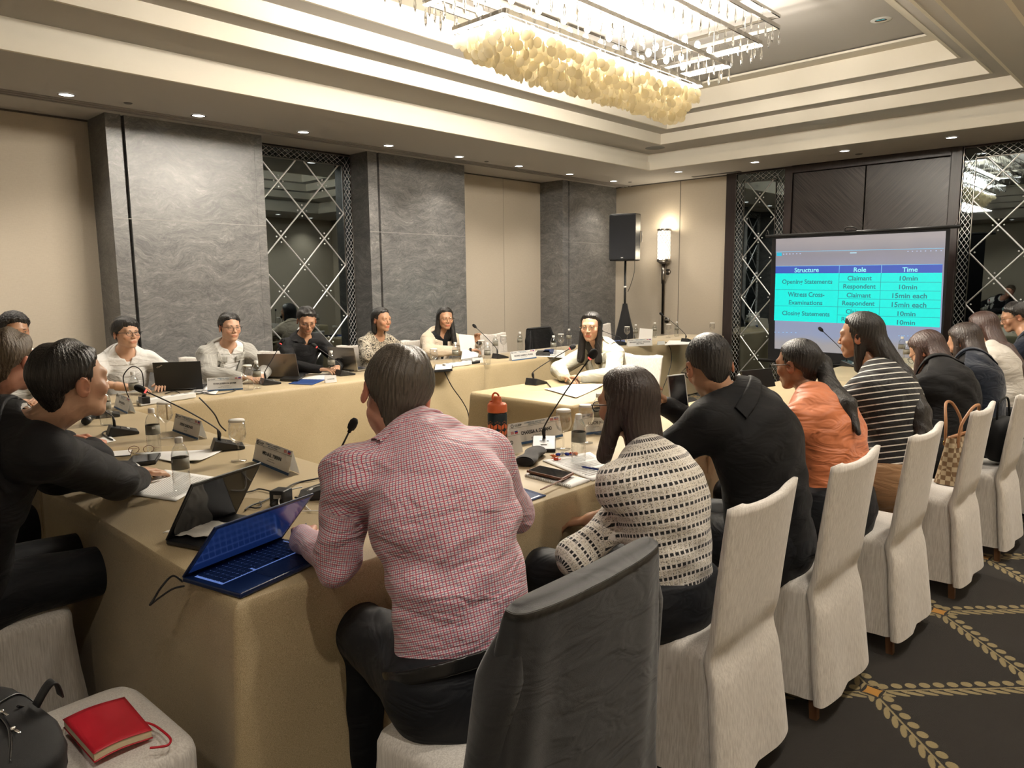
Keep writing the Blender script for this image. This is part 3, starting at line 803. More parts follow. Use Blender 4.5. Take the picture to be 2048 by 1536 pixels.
f = MB(); f.add([rl(TY(*p, YS-.0015)) for p in [(1552, 478), (1892, 462), (1879, 722), (1549, 697)]], [(0, 1, 2, 3)], False); f.build('picture', pm, ps)
C_ = lambda x, y: (1440+x*.29688, 260+y*.29688)
CY = (.0, .92, .82)
emq('table_body', [C_(374, 965), C_(1497, 962), C_(1480, 1330), C_(364, 1282)], CY, 1.0, .001)
emq('table_header', [C_(375, 918), C_(1500, 904), C_(1497, 962), C_(374, 966)], (.05, .11, .52), 1.0, .002)
dk = emit('projected_line', (.01, .45, .45), 1); wl = emit('projected_pale_line', (.25, .6, .85), 1); tx = emit('projected_ink', (.02, .22, .25), 1); txh = emit('projected_head_ink', (.35, .95, .95), 1)
def ln(a, b, w_, m_, name='table_line'):
    A, B = rl(TY(*C_(*a), YS-.004)), rl(TY(*C_(*b), YS-.004)); d = (B-A).normalized(); s_ = Vector((-d.z, 0, d.x))*w_/2
    f = MB(); f.add([A-s_, B-s_, B+s_, A+s_], [(0, 1, 2, 3)], False); return f.build(name, m_, ps)
for a, b in (((803, 966), (788, 1302)), ((1086, 963), (1068, 1312)), ((374, 1076), (1487, 1086)), ((800, 1024), (1492, 1026)), ((368, 1184), (1484, 1204)), ((793, 1136), (1487, 1146)), ((790, 1246), (1481, 1266))): ln(a, b, .006, dk)
for a, b in (((805, 912), (802, 966)), ((1089, 909), (1086, 964)), ((376, 918), (1500, 904)), ((378, 822), (1508, 797))): ln(a, b, .006, wl)
def tx_(s_, cx_, cy_, w_, h_, m_=None, b=.02):
    c_ = rl(TY(*C_(cx_, cy_), YS-.005)); c2 = rl(TY(*C_(cx_+w_/2, cy_), YS)); c1 = rl(TY(*C_(cx_-w_/2, cy_), YS))
    sl_ = {True: 1}.get(True)
    ux = (c2-c1); wd = ux.length
    d = Vector((1, 0, -.008 if cy_ > 1000 else .0)).normalized()
    hh = abs(rl(TY(*C_(cx_, cy_-h_/2), YS)).z-rl(TY(*C_(cx_, cy_+h_/2), YS)).z)
    text(s_, 'slide_text', m_ or tx, ps, c_, d, (0, 0, 1), wd, hh, b)
for a in (('Structure', 583, 943, 164, 32, txh), ('Role', 943, 941, 84, 32, txh), ('Time', 1280, 940, 104, 32, txh),
          ('Opening Statements', 584, 1026, 338, 40), ('Witness Cross-', 578, 1108, 246, 34), ('Examinations', 575, 1163, 226, 30), ('Closing Statements', 575, 1241, 320, 40),
          ('Claimant', 940, 998, 164, 32), ('Respondent', 938, 1058, 218, 40), ('Claimant', 934, 1113, 164, 32), ('Respondent', 931, 1172, 218, 40), ('Claimant', 927, 1224, 160, 32), ('Respondent', 924, 1282, 214, 40),
          ('10min', 1271, 999, 122, 32), ('10min', 1267, 1058, 122, 32), ('15min each', 1276, 1117, 234, 34), ('15min each', 1272, 1178, 234, 34), ('10min', 1256, 1238, 122, 32), ('10min', 1253, 1297, 122, 32)): tx_(*a)
emq('ribbon_button', [C_(382, 826), C_(416, 826), C_(416, 849), C_(382, 849)], (.02, .55, .75), 1, .002)
for x in (428, 448, 470, 492, 516, 540, 1266, 1296, 1326, 1352, 1384, 1420, 1456, 1490): ln((x-4, 836-.022*(x-430)), (x+5, 836-.022*(x-430)), .008, emit('projected_icon', (.6, .7, .95), 1), 'ribbon_icon')
ln((875, 828), (920, 827), .012, emit('projected_icon2', (.5, .8, .95), 1), 'ribbon_title')
for x in (370, 395, 425, 450, 480, 510, 1205, 1225, 1240, 1265, 1290): ln((x-4, 1362+.028*(x-370)), (x+5, 1362+.028*(x-370)), .008, emit('projected_icon3', (.35, .65, .95), 1), 'taskbar_icon')
# ------------------------------------------------------------------ people: smooth implicit bodies
f4 = np.float32
def V3(v): return np.array(v, dtype=f4)
def smin(a, b, k):
    h = np.clip(.5+.5*(b-a)/k, 0, 1); return b+(a-b)*h-k*h*(1-h)
def smax(a, b, k): return -smin(-a, -b, k)
def cap(p, a, b, ra, rb):
    a = V3(a); b = V3(b); ba = b-a; t = np.clip(((p-a)@ba)/max(1e-9, float(ba@ba)), 0, 1)
    return np.linalg.norm(p-a-t[:, None]*ba, axis=1)-(ra+(rb-ra)*t)
def ecap(p, a, b, dep, flat, ra, rb):
    """capsule squashed along the unit vector dep"""
    a = V3(a); b = V3(b); dep = V3(dep); q = p-a; s = (q@dep)*(1/flat-1)
    q = q+s[:, None]*dep; ba = b-a; ba = ba+(ba@dep)*(1/flat-1)*dep
    t = np.clip((q@ba)/max(1e-9, float(ba@ba)), 0, 1)
    r = ra+(rb-ra)*t; d = np.linalg.norm(q-t[:, None]*ba, axis=1)-r
    return d*(.5+.5*flat)
def ell(p, c, r, R=None):
    q = p-V3(c)
    if R is not None: q = q@R
    r = V3(r); k0 = np.linalg.norm(q/r, axis=1); k1 = np.linalg.norm(q/(r*r), axis=1)+1e-9
    return k0*(k0-1)/k1
def nets(f, lo, hi, h, smooth=0):
    """surface nets over a box; only the cells near the surface are worked out finely"""
    lo = np.array(lo, float); hi = np.array(hi, float); C = 4
    nb = np.maximum(2, np.ceil((hi-lo)/(h*C)).astype(int)); n = nb*C+1
    cc = [lo[i]+(np.arange(nb[i])+.5)*h*C for i in range(3)]
    G = np.stack(np.meshgrid(*cc, indexing='ij'), -1).reshape(-1, 3).astype(f4)
    dc = f(G).reshape(nb)
    act = np.abs(dc) < h*C*1.25
    D = np.repeat(np.repeat(np.repeat(dc, C, 0), C, 1), C, 2); D = np.pad(D, ((0, 1),)*3, mode='edge').astype(f4)
    A = np.zeros(n, bool); a4 = np.repeat(np.repeat(np.repeat(act, C, 0), C, 1), C, 2)
    for i in (0, 1):
        for j in (0, 1):
            for k in (0, 1): A[i:i+a4.shape[0], j:j+a4.shape[1], k:k+a4.shape[2]] |= a4
    idx = np.argwhere(A); P = (lo+idx*h).astype(f4)
    vals = np.concatenate([f(P[i:i+200000]) for i in range(0, len(P), 200000)]) if len(P) else np.zeros(0)
    D[A] = vals
    S = D < 0
    cell = np.zeros(np.array(D.shape)-1, np.int8)
    for i in (0, 1):
        for j in (0, 1):
            for k in (0, 1): cell += S[i:i+cell.shape[0], j:j+cell.shape[1], k:k+cell.shape[2]]
    ac = np.argwhere((cell > 0) & (cell < 8))
    if not len(ac): return np.zeros((0, 3)), np.zeros((0, 4), int)
    acc = np.zeros((len(ac), 3)); cnt = np.zeros(len(ac))
    cor = [(i, j, k) for i in (0, 1) for j in (0, 1) for k in (0, 1)]
    dv = {c: D[ac[:, 0]+c[0], ac[:, 1]+c[1], ac[:, 2]+c[2]] for c in cor}
    for c in cor:
        for ax in range(3):
            if c[ax]: continue
            e = list(c); e[ax] = 1; e = tuple(e); a, b = dv[c], dv[e]; mk = (a < 0) != (b < 0)
            t = np.where(mk, a/np.where(mk, a-b, 1), 0)
            pt = np.tile(np.array(c, float), (len(ac), 1)); pt[:, ax] = t
            acc += pt*mk[:, None]; cnt += mk
    verts = lo+(ac+acc/cnt[:, None])*h
    ids = -np.ones(cell.shape, int); ids[ac[:, 0], ac[:, 1], ac[:, 2]] = np.arange(len(ac))
    quads = []
    for ax in range(3):
        o1, o2 = (ax+1) % 3, (ax+2) % 3
        s0 = [slice(None)]*3; s1 = [slice(None)]*3; s0[ax] = slice(0, -1); s1[ax] = slice(1, None)
        ch_ = S[tuple(s0)] != S[tuple(s1)]
        e = np.argwhere(ch_); e = e[(e[:, o1] > 0) & (e[:, o2] > 0) & (e[:, o1] < ids.shape[o1]) & (e[:, o2] < ids.shape[o2])]
        u = np.zeros(3, int); v = np.zeros(3, int); u[o1] = 1; v[o2] = 1
        g = lambda q: ids[q[:, 0], q[:, 1], q[:, 2]]
        q4_ = np.stack([g(e-u-v), g(e-v), g(e), g(e-u)], 1)
        ins = S[e[:, 0], e[:, 1], e[:, 2]]
        q4_[~ins] = q4_[~ins][:, ::-1]
        quads.append(q4_[(q4_ >= 0).all(1)])
    quads = np.concatenate(quads)
    return verts, quads
def mesh_obj(name, verts, quads, mat, parent, root, uv=None, col=None, smooth=1):
    me = bpy.data.meshes.new(name)
    v = np.asarray(verts, f4)-np.array(root, f4)
    for _ in range(smooth):      # one light relax
        e = np.concatenate([quads[:, [0, 1]], quads[:, [1, 2]], quads[:, [2, 3]], quads[:, [3, 0]]])
        s = np.zeros_like(v); c = np.zeros(len(v))
        for k in range(3): s[:, k] = np.bincount(e[:, 0], v[e[:, 1], k], len(v))+np.bincount(e[:, 1], v[e[:, 0], k], len(v))
        c = np.bincount(e[:, 0], minlength=len(v))+np.bincount(e[:, 1], minlength=len(v))
        v = (v*.5+.5*s/np.maximum(c, 1)[:, None]).astype(f4)
    me.vertices.add(len(v)); me.vertices.foreach_set('co', v.ravel())
    me.loops.add(len(quads)*4); me.loops.foreach_set('vertex_index', quads.ravel().astype(np.int32))
    me.polygons.add(len(quads)); me.polygons.foreach_set('loop_start', (np.arange(len(quads))*4).astype(np.int32)); me.polygons.foreach_set('loop_total', np.full(len(quads), 4, np.int32))
    me.polygons.foreach_set('use_smooth', np.ones(len(quads), bool))
    me.update(calc_edges=True)
    if uv is not None:
        a = me.attributes.new('cuv', 'FLOAT_VECTOR', 'POINT'); a.data.foreach_set('vector', np.asarray(uv, f4).ravel())
    if col is not None:
        a = me.attributes.new('Col', 'FLOAT_COLOR', 'POINT'); a.data.foreach_set('color', np.asarray(col, f4).ravel())
    me.materials.append(mat)
    o = bpy.data.objects.new(name, me); COL.objects.link(o); o.parent = parent
    return o
# ---- materials for people
def skin(name, base):
    q = N(name); at = q.n('Attribute', attribute_name='Col'); mx = q.n('Mix', data_type='RGBA', blend_type='MULTIPLY'); q.set(mx.inputs[0], 1); q.set(mx.inputs[6], base); q.set(mx.inputs[7], at.outputs['Color'])
    q.p(Base_Color=mx.outputs[2], Roughness=.42, Specular_IOR_Level=.45)
    n_ = q.n('TexNoise', Vector=q.obj(), Scale=300); q.bump(n_, .12, .0008); return q.m
SKIN = {'light': skin('skin_light', (.60, .36, .24)), 'tan': skin('skin_tan', (.46, .25, .15)), 'brown': skin('skin_brown', (.30, .15, .085)), 'pink': skin('skin_pink', (.62, .31, .22))}
def hairmat(name, c1, c2, rough=.38, f=(260, 260, 9)):
    q = N(name); n_ = q.n('TexNoise', Vector=q.obj(f), Scale=1, Detail=3)
    q.p(Base_Color=q.mix(n_, c1, c2), Roughness=rough, Specular_IOR_Level=.6); q.bump(n_, .9, .003); return q.m
HAIR = {'black': hairmat('hair_black', (.004, .0035, .0035), (.022, .018, .016)), 'brown': hairmat('hair_dark_brown', (.010, .006, .005), (.055, .034, .026)),
        'redbrown': hairmat('hair_red_brown', (.022, .010, .008), (.085, .042, .032)), 'grey': hairmat('hair_greying', (.018, .014, .011), (.15, .12, .09), .42), 'mixed': hairmat('hair_grey_brown', (.03, .02, .013), (.19, .14, .09), .5)}
def clothes(name, fn=None, base=(.5, .5, .5), rough=.85, weave=700, bump=.25, sheen=.2, cr=.55):
    q = N(name); at = q.n('Attribute', attribute_name='cuv'); sp = q.n('SeparateXYZ'); q.set(sp.inputs[0], at.outputs['Vector'])
    n_ = q.n('TexNoise', Vector=q.obj(), Scale=weave, Detail=1)
    c = fn(q, sp.outputs[0], sp.outputs[1], n_) if fn else q.mix(n_, tuple(x*.8 for x in base), tuple(min(1, x*1.15) for x in base))
    q.p(Base_Color=c, Roughness=rough, Sheen_Weight=sheen, Specular_IOR_Level=.5 if max(base) > .1 else .22)
    b1 = q.n('Bump', Height=n_, Strength=bump, Distance=.001)
    fd = q.n('TexNoise', Vector=q.obj((7, 7, 17), (.25, .35, 0)), Scale=1, Detail=2, Distortion=1.3)
    b2 = q.n('Bump', Height=fd, Strength=cr, Distance=.026, Normal=b1); q.set(q.b.inputs['Normal'], b2.outputs[0]); return q.m
def stripe(q, x, per, w, off=0): 
    m_ = q.math('MODULO', q.math('ADD', x, per*2000+off), per); return q.math('LESS_THAN', m_, w)
def gingham(q, u, v, n_):
    a = stripe(q, u, .0105, .0014); b = stripe(q, v, .0105, .0022); c = stripe(q, u, .0105, .0014, .00525); d = stripe(q, v, .0105, .0018, .00525)
    red = q.math('MAXIMUM', a, b); blu = q.math('MAXIMUM', c, d)
    k = q.mix(blu, (.80, .68, .70), (.26, .18, .28)); return q.mix(red, k, (.46, .07, .13))
def tweed(q, u, v, n_):
    n2 = q.n('TexNoise', Vector=q.obj((230, 230, 560)), Scale=1, Detail=2)
    base = q.mix(q.ramp(n2, [(.36, (0, 0, 0)), (.50, (1, 1, 1))]), (.07, .06, .05), (.76, .70, .60))
    row = stripe(q, v, .034, .0095); sq = stripe(q, u, .0135, .0090); wl_ = stripe(q, u, .0135, .0028, .0036)
    k = q.mix(row, base, q.mix(sq, (.78, .73, .68), (.012, .012, .014)))
    wh = q.math('MAXIMUM', stripe(q, v, .034, .003, .0045), stripe(q, v, .034, .003, -.0115))
    k = q.mix(q.math('MULTIPLY', wl_, .75), k, (.80, .76, .72)); return q.mix(q.math('MULTIPLY', wh, .7), k, (.80, .76, .72))
def striped(q, u, v, n_): return q.mix(stripe(q, v, .0285, .0055), (.010, .010, .011), (.78, .76, .70))
def floral(q, u, v, n_):
    n2 = q.n('TexNoise', Vector=q.obj(), Scale=42, Detail=3, Distortion=2.5); return q.mix(q.ramp(n2, [(.46, (0, 0, 0)), (.50, (1, 1, 1))]), (.016, .014, .012), (.50, .44, .34))
def pinstripe(q, u, v, n_): return q.mix(stripe(q, u, .022, .003), (.36, .35, .32), (.48, .47, .43))
CL = dict(pink=clothes('red_checked_shirt', gingham, weave=500, rough=.7), tweed=clothes('tweed_bouclé'.replace('é', 'e'), tweed, bump=1.0, weave=350, cr=.25), striped=clothes('striped_jersey', striped), floral=clothes('floral_blouse', floral),
          grey=clothes('pale_grey_suiting', pinstripe), white=clothes('white_shirting', base=(.78, .77, .74)), dark=clothes('charcoal_suiting', base=(.014, .014, .016), rough=.7, sheen=.04, cr=.3), black=clothes('black_cloth', base=(.0075, .0075, .0085), rough=.7, sheen=.03, cr=.3),
          beige=clothes('beige_blazer_cloth', base=(.62, .52, .40)), cream=clothes('cream_cardigan', base=(.56, .54, .44)), orange=clothes('orange_satin', base=(.66, .20, .075), rough=.5, cr=.8), offwhite=clothes('off_white_knit', base=(.60, .56, .50)),
          navy=clothes('navy_cloth', base=(.010, .015, .028)), tan=clothes('tan_trousers', base=(.30, .17, .08)), trouser=clothes('black_trousers', base=(.011, .012, .015), rough=.6, sheen=.03, cr=.35), lemon=clothes('cream_satin', base=(.74, .65, .46), rough=.4), salmon=clothes('salmon_shirt', base=(.55, .2, .14)))
EYEW = plain('eye_white', (.7, .67, .62), .25); IRIS = plain('iris_dark', (.012, .007, .004), .1)
LENSM = N('spectacle_lens').p(Base_Color=(1, 1, 1), Roughness=.0, Transmission_Weight=1, IOR=1.02).m
SHOE = plain('black_leather', (.01, .01, .01), .25)

def frame_from(fwd, up=(0, 0, 1)):
    f_ = Vector(fwd).normalized(); r_ = f_.cross(Vector(up)).normalized(); u_ = r_.cross(f_)
    return r_, f_, u_
def head_sdf(q, fem=0, wide=1.0):
    """q: points in the head frame, x right, y forward, z up, origin at eye level"""
    w_ = wide
    d = ell(q, (0, -.014, .028), (.0745*w_, .094, .084))
    d = smin(d, ell(q, (0, .020, -.032), (.0600*w_, .064, .072)), .03)
    jw = .047*w_-.006*fem
    for s in (-1, 1):
        d = smin(d, cap(q, (s*jw, .0, -.060), (s*.015, .056, -.092), .015, .012), .03)
        d = smin(d, ell(q, (s*.040*w_, .058, -.026), (.022, .018, .020)), .022)
    d = smin(d, cap(q, (-.007, .066, -.094), (.007, .066, -.094), .0135-.002*fem, .0135-.002*fem), .022)
    d = smin(d, cap(q, (-.036, .074, .020), (.036, .074, .020), .011, .011), .022)
    for s in (-1, 1):
        d = smax(d, -ell(q, (s*.032, .096, .001), (.018, .017, .0115)), .012)
        lid = ell(q, (s*.031, .0735, .0), (.0150, .0125, .0125)); d = smin(d, lid, .005)
        d = smax(d, -ell(q, (s*.031, .090, -.0008), (.0125, .012, .0042)), .002)
    d = smin(d, cap(q, (0, .082, .008), (0, .100, -.030), .0058, .0085), .010)
    for s in (-1, 1): d = smin(d, ell(q, (s*.0115, .092, -.034), (.0075, .009, .0070)), .006)
    d = smin(d, ell(q, (0, .075, -.063), (.026, .013, .018)), .014)
    d = smin(d, cap(q, (-.018, .0825, -.0605), (.018, .0825, -.0605), .0040, .0040), .006)
    d = smin(d, cap(q, (-.013, .0820, -.0700), (.013, .0820, -.0700), .0050, .0050), .006)
    d = smax(d, -cap(q, (-.022, .0895, -.0650), (.022, .0895, -.0650), .0020, .0020), .003)
    for s in (-1, 1):
        c_, s_ = math.cos(.35), math.sin(.35)
        R = np.array([[c_, s_*s, 0], [-s_*s, c_, 0], [0, 0, 1]], f4)
        e = ell(q, (s*.080*w_, -.014, -.010), (.0075, .019, .031), R); e = smax(e, -ell(q, (s*(.080*w_+.008), -.008, -.006), (.008, .010, .017), R), .005)
        d = smin(d, e, .006)
    return d
def make_hand_prims(W_, d_, n_, side, curl=.35, spread=.0, thumb=.5, sc=1.0):
    """palm + five bent fingers; n_ = direction the palm faces, side=+1 thumb along +cross(d,n)"""
    W_ = Vector(W_); d_ = Vector(d_).normalized(); n_ = Vector(n_); n_ = (n_-d_*n_.dot(d_)).normalized(); a = d_.cross(n_)*side
    P = []
    for k, off in enumerate((.027, .009, -.009, -.026)):
        P.append((W_+a*off*.55*sc, W_+d_*.082*sc+a*off*sc, .0155*sc, .0115*sc))
    ln_ = ((.040, .024, .019), (.044, .027, .020), (.041, .025, .019), (.032, .019, .017))
    for k, off in enumerate((.029, .0095, -.0095, -.0275)):
        b = W_+d_*.084*sc+a*off*sc; dr = (d_+a*(off*spread*12)).normalized(); ang = curl*(.8+.12*k)
        cur = dr; pt = b; r = (.0092, .0090, .0086, .0078)[k]*sc
        for j, L_ in enumerate(ln_[k]):
            cs, sn = math.cos(ang), math.sin(ang); nn = (n_-cur*n_.dot(cur)).normalized(); cur = (cur*cs+nn*sn).normalized()
            q_ = pt+cur*L_*sc; P.append((pt, q_, r*(1-.08*j), r*(.92-.08*j))); pt = q_
    tb = W_+d_*.022*sc+a*.020*sc; t1 = tb+(d_*.65+a*.75+n_*.25*thumb).normalized()*.040*sc
    t2 = t1+(d_*.9+a*(.45-.5*thumb)+n_*.45*thumb).normalized()*.032*sc; t3 = t2+(d_*.95+a*(.2-.6*thumb)+n_*.4*thumb).normalized()*.024*sc
    P += [(tb, t1, .0135*sc, .0115*sc), (t1, t2, .0108*sc, .0096*sc), (t2, t3, .0095*sc, .0078*sc)]
    return P
def bones_uv(v, torso, arms, rt, ctr):
    """cloth coordinates: across the body and along it, per sleeve likewise"""
    A, B = V3(torso[0]), V3(torso[1]); ax = (B-A)/np.linalg.norm(B-A); rt = V3(rt); rt = rt-ax*(rt@ax); rt /= np.linalg.norm(rt); fw = np.cross(ax, rt)
    q = v-A; x = q@rt; y = q@fw; z = q@ax
    tax = A+np.clip(z, 0, np.linalg.norm(B-A))[:, None]*ax
    dist = np.sqrt((x/1.35)**2+y**2)-.11
    u = np.arctan2(x/.155, -y/.125)*.138
    torso_bias = .035
    U = u.copy(); W_ = z.copy(); best = np.maximum(dist-torso_bias, 0)
    for (a, b, c, r) in arms:
        for (s, e, off) in ((a, b, 0), (b, c, np.linalg.norm(V3(b)-V3(a)))):
            s, e = V3(s), V3(e); be = e-s; L_ = np.linalg.norm(be); be = be/L_
            t = (v-s)@be; tc = np.clip(t, 0, L_); rad = np.linalg.norm(v-s-tc[:, None]*be, axis=1)
            d = np.maximum(rad-r, 0)+(.06 if off == 0 else .02)*(t < (.085 if off == 0 else .01))+.02*(t > L_+.02)
            e1 = np.cross(be, rt); e1 = np.cross(be, V3((0.3, .5, .81))); e1 /= np.linalg.norm(e1); e2 = np.cross(be, e1)
            an = np.arctan2((v-s)@e1, (v-s)@e2)*.055
            mk = d < best
            U = np.where(mk, an, U); W_ = np.where(mk, t+off, W_); best = np.where(mk, d, best)
    return np.stack([U, W_, best*0], 1)

def person(name, label, root, P, N_, H_, hdir, face, elb, wri, hands, skin_='tan', hair='black', style='short', top='white', jacket=None, trous='trouser', fem=0, roll=0, girth=1.0, shw=.170, glasses=None, res=1.0,
           shfwd=(0, 0), shraise=(0, 0), hunch=.03, sleeve='long', neckopen=.5, extra=None, hsc=1.0, hang=None, legs=True, group=None, wide=1.0, collar=True, skirt=None, knees=None, fold=1.0, hand_on=(1, 1), brows=True, belt=False):
    """P pelvis, N_ neck base, H_ eye-level head centre, hdir where the face points, face: body heading, elb/wri: right and left elbow / wrist"""
    P, N_, H_ = Vector(P), Vector(N_), Vector(H_)
    root = Vector((P.x, P.y, 0))
    t = empty('person', root, 0, label, 'person', group)
    hr, hf, hu = frame_from(hdir)
    if roll:
        R_ = Matrix.Rotation(math.radians(roll), 3, hf); hr, hu = R_ @ hr, R_ @ hu
    HM = np.array([hr, hf, hu], f4).T/hsc
    def tohead(p): return (p-V3(H_))@HM
    def fromhead(x, y, z): return H_+(hr*x+hf*y+hu*z)*hsc
    a_ = math.radians(face); fwd = Vector((-math.sin(a_), math.cos(a_), 0)); rt = Vector((math.cos(a_), math.sin(a_), 0))
    ax = (N_-P).normalized(); back = -(fwd-ax*fwd.dot(ax)).normalized(); dep = -back
    W_ = P.lerp(N_, .36)+back*hunch*.9; C_ = P.lerp(N_, .70)+back*hunch*1.1
    U_ = P.lerp(N_, .90)+back*hunch*.5
    shr = (N_-P).cross(dep).cross(dep)*0+rt
    SR = N_-ax*.055+rt*shw+fwd*shfwd[0]+Vector((0, 0, shraise[0])); SL = N_-ax*.055-rt*shw+fwd*shfwd[1]+Vector((0, 0, shraise[1]))
    ER, EL = Vector(elb[0]), Vector(elb[1]); WR_, WL_ = Vector(wri[0]), Vector(wri[1])
    nh = fromhead(0, -.024, -.070)
    HJ = [P+rt*.088*girth, P-rt*.088*girth]
    if knees is None: knees = [P+fwd*.43+rt*.11+Vector((0, 0, -.02)), P+fwd*.43-rt*.11+Vector((0, 0, -.02))]
    K = [Vector(k) for k in knees]; AN = [Vector((k.x, k.y, .09))-fwd*.03 for k in K]
    g = girth
    def torso(p, e=0.):
        d = ecap(p, P, W_, dep, .74, .160*g+e, .137*g+e)
        d = smin(d, ecap(p, W_, C_, dep, .74, .137*g+e, .158*g+e), .04)
        d = smin(d, ecap(p, C_, U_, dep, .68, .158*g+e, .118*g+e), .04)
        for S_ in (SR, SL):
            d = smin(d, cap(p, U_+(S_-U_)*.25, S_, .066+e, .055*g+e), .045)
            d = smin(d, cap(p, N_+(nh-N_)*.06, S_+(N_-S_)*.18, .030+e, .042+e), .045)
        if fem:
            for s in (-1, 1): d = smin(d, ell(p, C_+rt*s*.075+dep*.085*g-ax*.02, (.055+e, .05+e, .055+e)), .04)
        return d
    def neck(p, e=0.): return cap(p, N_-ax*.04, nh, .056-.009*fem+e, .052-.008*fem+e)
    def arms(p, e=0., upto=1., lo=0.):
        d = None
        for S_, E_, Q in ((SR, ER, WR_), (SL, EL, WL_)):
            if upto <= .5: x = cap(p, S_, S_.lerp(E_, upto*2), .054*g+e, .048+e)
            else:
                x = cap(p, S_, E_, .054*g+e, .043+e+e*.2); x = smin(x, cap(p, E_, E_.lerp(Q, (upto-.5)*2), .042+e+e*.2, .030+e*.9 if upto > .9 else .036+e), .02)
            d = x if d is None else np.minimum(d, x)
        return d
    def legs_(p, e=0.):
        d = None
        for h, k, a in zip(HJ, K, AN):
            x = cap(p, h, k, .088*g+e, .062+e); x = smin(x, cap(p, k, a, .058+e, .042+e*1.4), .03)
            d = x if d is None else smin(d, x, .02)
        return d
    HP = []
    for i, h in enumerate(hands):
        if h is None or not hand_on[i]: continue
        hd, hn, curl, th = h; sd = 1 if i == 0 else -1
        HP.append((make_hand_prims((WR_, WL_)[i], hd, hn, sd, curl, .1, th, .92 if fem else 1.0), (WR_, WL_)[i], (ER, EL)[i]))
    def handf(p, k):
        pr, w0, e0 = HP[k]; d = cap(p, w0.lerp(e0, .35), w0, .034, .027)
        d2 = None
        for j, (a, b, ra, rb) in enumerate(pr):
            x = cap(p, a, b, ra, rb)
            if j < 4: d2 = x if d2 is None else smin(d2, x, .010)
            else: d2 = smin(d2, x, .004)
        return smin(d, d2, .018)
    def body(p):
        d = smin(torso(p, -.008), neck(p), .03); d = smin(d, arms(p, -.006), .03); d = smin(d, legs_(p, -.006), .05)
        return d
    # one mesh: coarse under the clothes, fine for head and hands
    hh = .0034*res
    def headneck(p): return smin(smin(head_sdf(tohead(p), fem, wide)*hsc, neck(p), .022), torso(p, -.004), .02)
    c = np.array(H_); lo = c-.15; hi = c+.15; lo[2] = min(float(N_.z)-.03, lo[2])
    parts = [(headneck, lo, hi, hh)]
    for k in range(len(HP)):
        pts = np.array([list(a) for pr in HP[k][0] for a in pr[:2]]+[list(HP[k][1].lerp(HP[k][2], .3))]); parts.append((lambda p, k=k: handf(p, k), pts.min(0)-.04, pts.max(0)+.04, .0034*min(res, 1.2)))
    vs, qs, n0 = [], [], 0
    pts = np.array([list(v) for v in (P, N_, SR, SL, ER, EL, WR_, WL_, *K, *AN)]); 
    bv, bq = nets(body, pts.min(0)-.2, pts.max(0)+.16, .016)
    keep = np.ones(len(bq), bool); ce = bv[bq].mean(1)
    for (_, lo_, hi_, _) in parts: keep &= ~((ce > np.array(lo_)+.012) & (ce < np.array(hi_)-.012)).all(1)
    vs.append(bv); qs.append(bq[keep]); n0 = len(bv)
    for (f_, lo_, hi_, h_) in parts:
        v, q_ = nets(f_, lo_, hi_, h_); vs.append(v); qs.append(q_+n0); n0 += len(v)
    V_ = np.concatenate(vs); Q_ = np.concatenate(qs)
    hq = tohead(V_.astype(f4)); col = np.ones((len(V_), 4), f4)
    near = np.linalg.norm(hq, axis=1) < .2
    lip = near & (hq[:, 1] > .070) & (np.abs(hq[:, 0]) < .024) & (hq[:, 2] < -.0565) & (hq[:, 2] > -.0775) & ((hq[:, 0]/.026)**2+((hq[:, 2]+.067)/.0115)**2 < 1)
    col[lip, :3] = (.92, .50, .48) if fem else (.85, .62, .58)
    chk = near*np.exp(-(((np.abs(hq[:, 0])-.042)/.02)**2+((hq[:, 2]+.03)/.02)**2))*(hq[:, 1] > .02); col[:, 1] *= 1-.16*chk; col[:, 2] *= 1-.18*chk
    ear = near & (np.abs(hq[:, 0]) > .072) & (hq[:, 1] < .02) & (hq[:, 2] < .03) & (hq[:, 2] > -.05); col[ear, :3] *= (1.0, .78, .74)
    mesh_obj('body', V_, Q_, SKIN[skin_], t, root, col=col)
    # ---- face details
    def hm(mb): mb.v = [tuple(fromhead(*v)-root) for v in mb.v]; return mb
    for s in (-1, 1):
        e = MB(); e.ball((s*.031, .0722, -.0005), .0112, 14); e.cur = 1; e.ball((s*.031, .0795, -.0005), (.0052, .0042, .0052), 12); hm(e).build('eye', [EYEW, IRIS], t)
        l = MB(); l.tube(spline([(s*.0175, .0838, -.0012), (s*.025, .0868, .0036), (s*.034, .0862, .0042), (s*.0435, .0790, .0004)], 4), .0011, 5); hm(l).build('eyelashes', HAIR['black'], t)
        if brows:
            b = MB(); b.tube(spline([(s*.014, .0875, .0165), (s*.026, .0872, .0205), (s*.038, .0800, .0200), (s*.047, .0710, .0155)], 4), [.0012]+[.0024 if not fem else .0018]*11+[.0008], 6); hm(b).build('eyebrow', HAIR['black' if hair not in ('mixed',) else 'brown'], t)
    # ---- hair
    def sty(q):
        ang = np.arctan2(q[:, 0], q[:, 1]+.02); x, y, z = q.T
        rad = np.sqrt(x*x+(y+.03)**2)
        return (.0010*np.sin(ang*38+5*np.sin(z*22))+.0009*np.sin(ang*67+3*np.sin(z*31+ang*3)+2))*np.clip(rad/.05, 0, 1)
    thick = {'short': .013, 'spiky': .020, 'buzz': .004, 'long': .014, 'bob': .014, 'pony': .008, 'swept': .013, 'shaggy': .018}[style]
    front = {'short': .070, 'spiky': .064, 'buzz': .068, 'long': .086, 'bob': .086, 'pony': .078, 'swept': .070, 'shaggy': .050}[style]
    bk = {'short': -.060, 'spiky': -.055, 'buzz': -.055, 'long': -.09, 'bob': -.09, 'pony': -.070, 'swept': -.078, 'shaggy': -.075}[style]
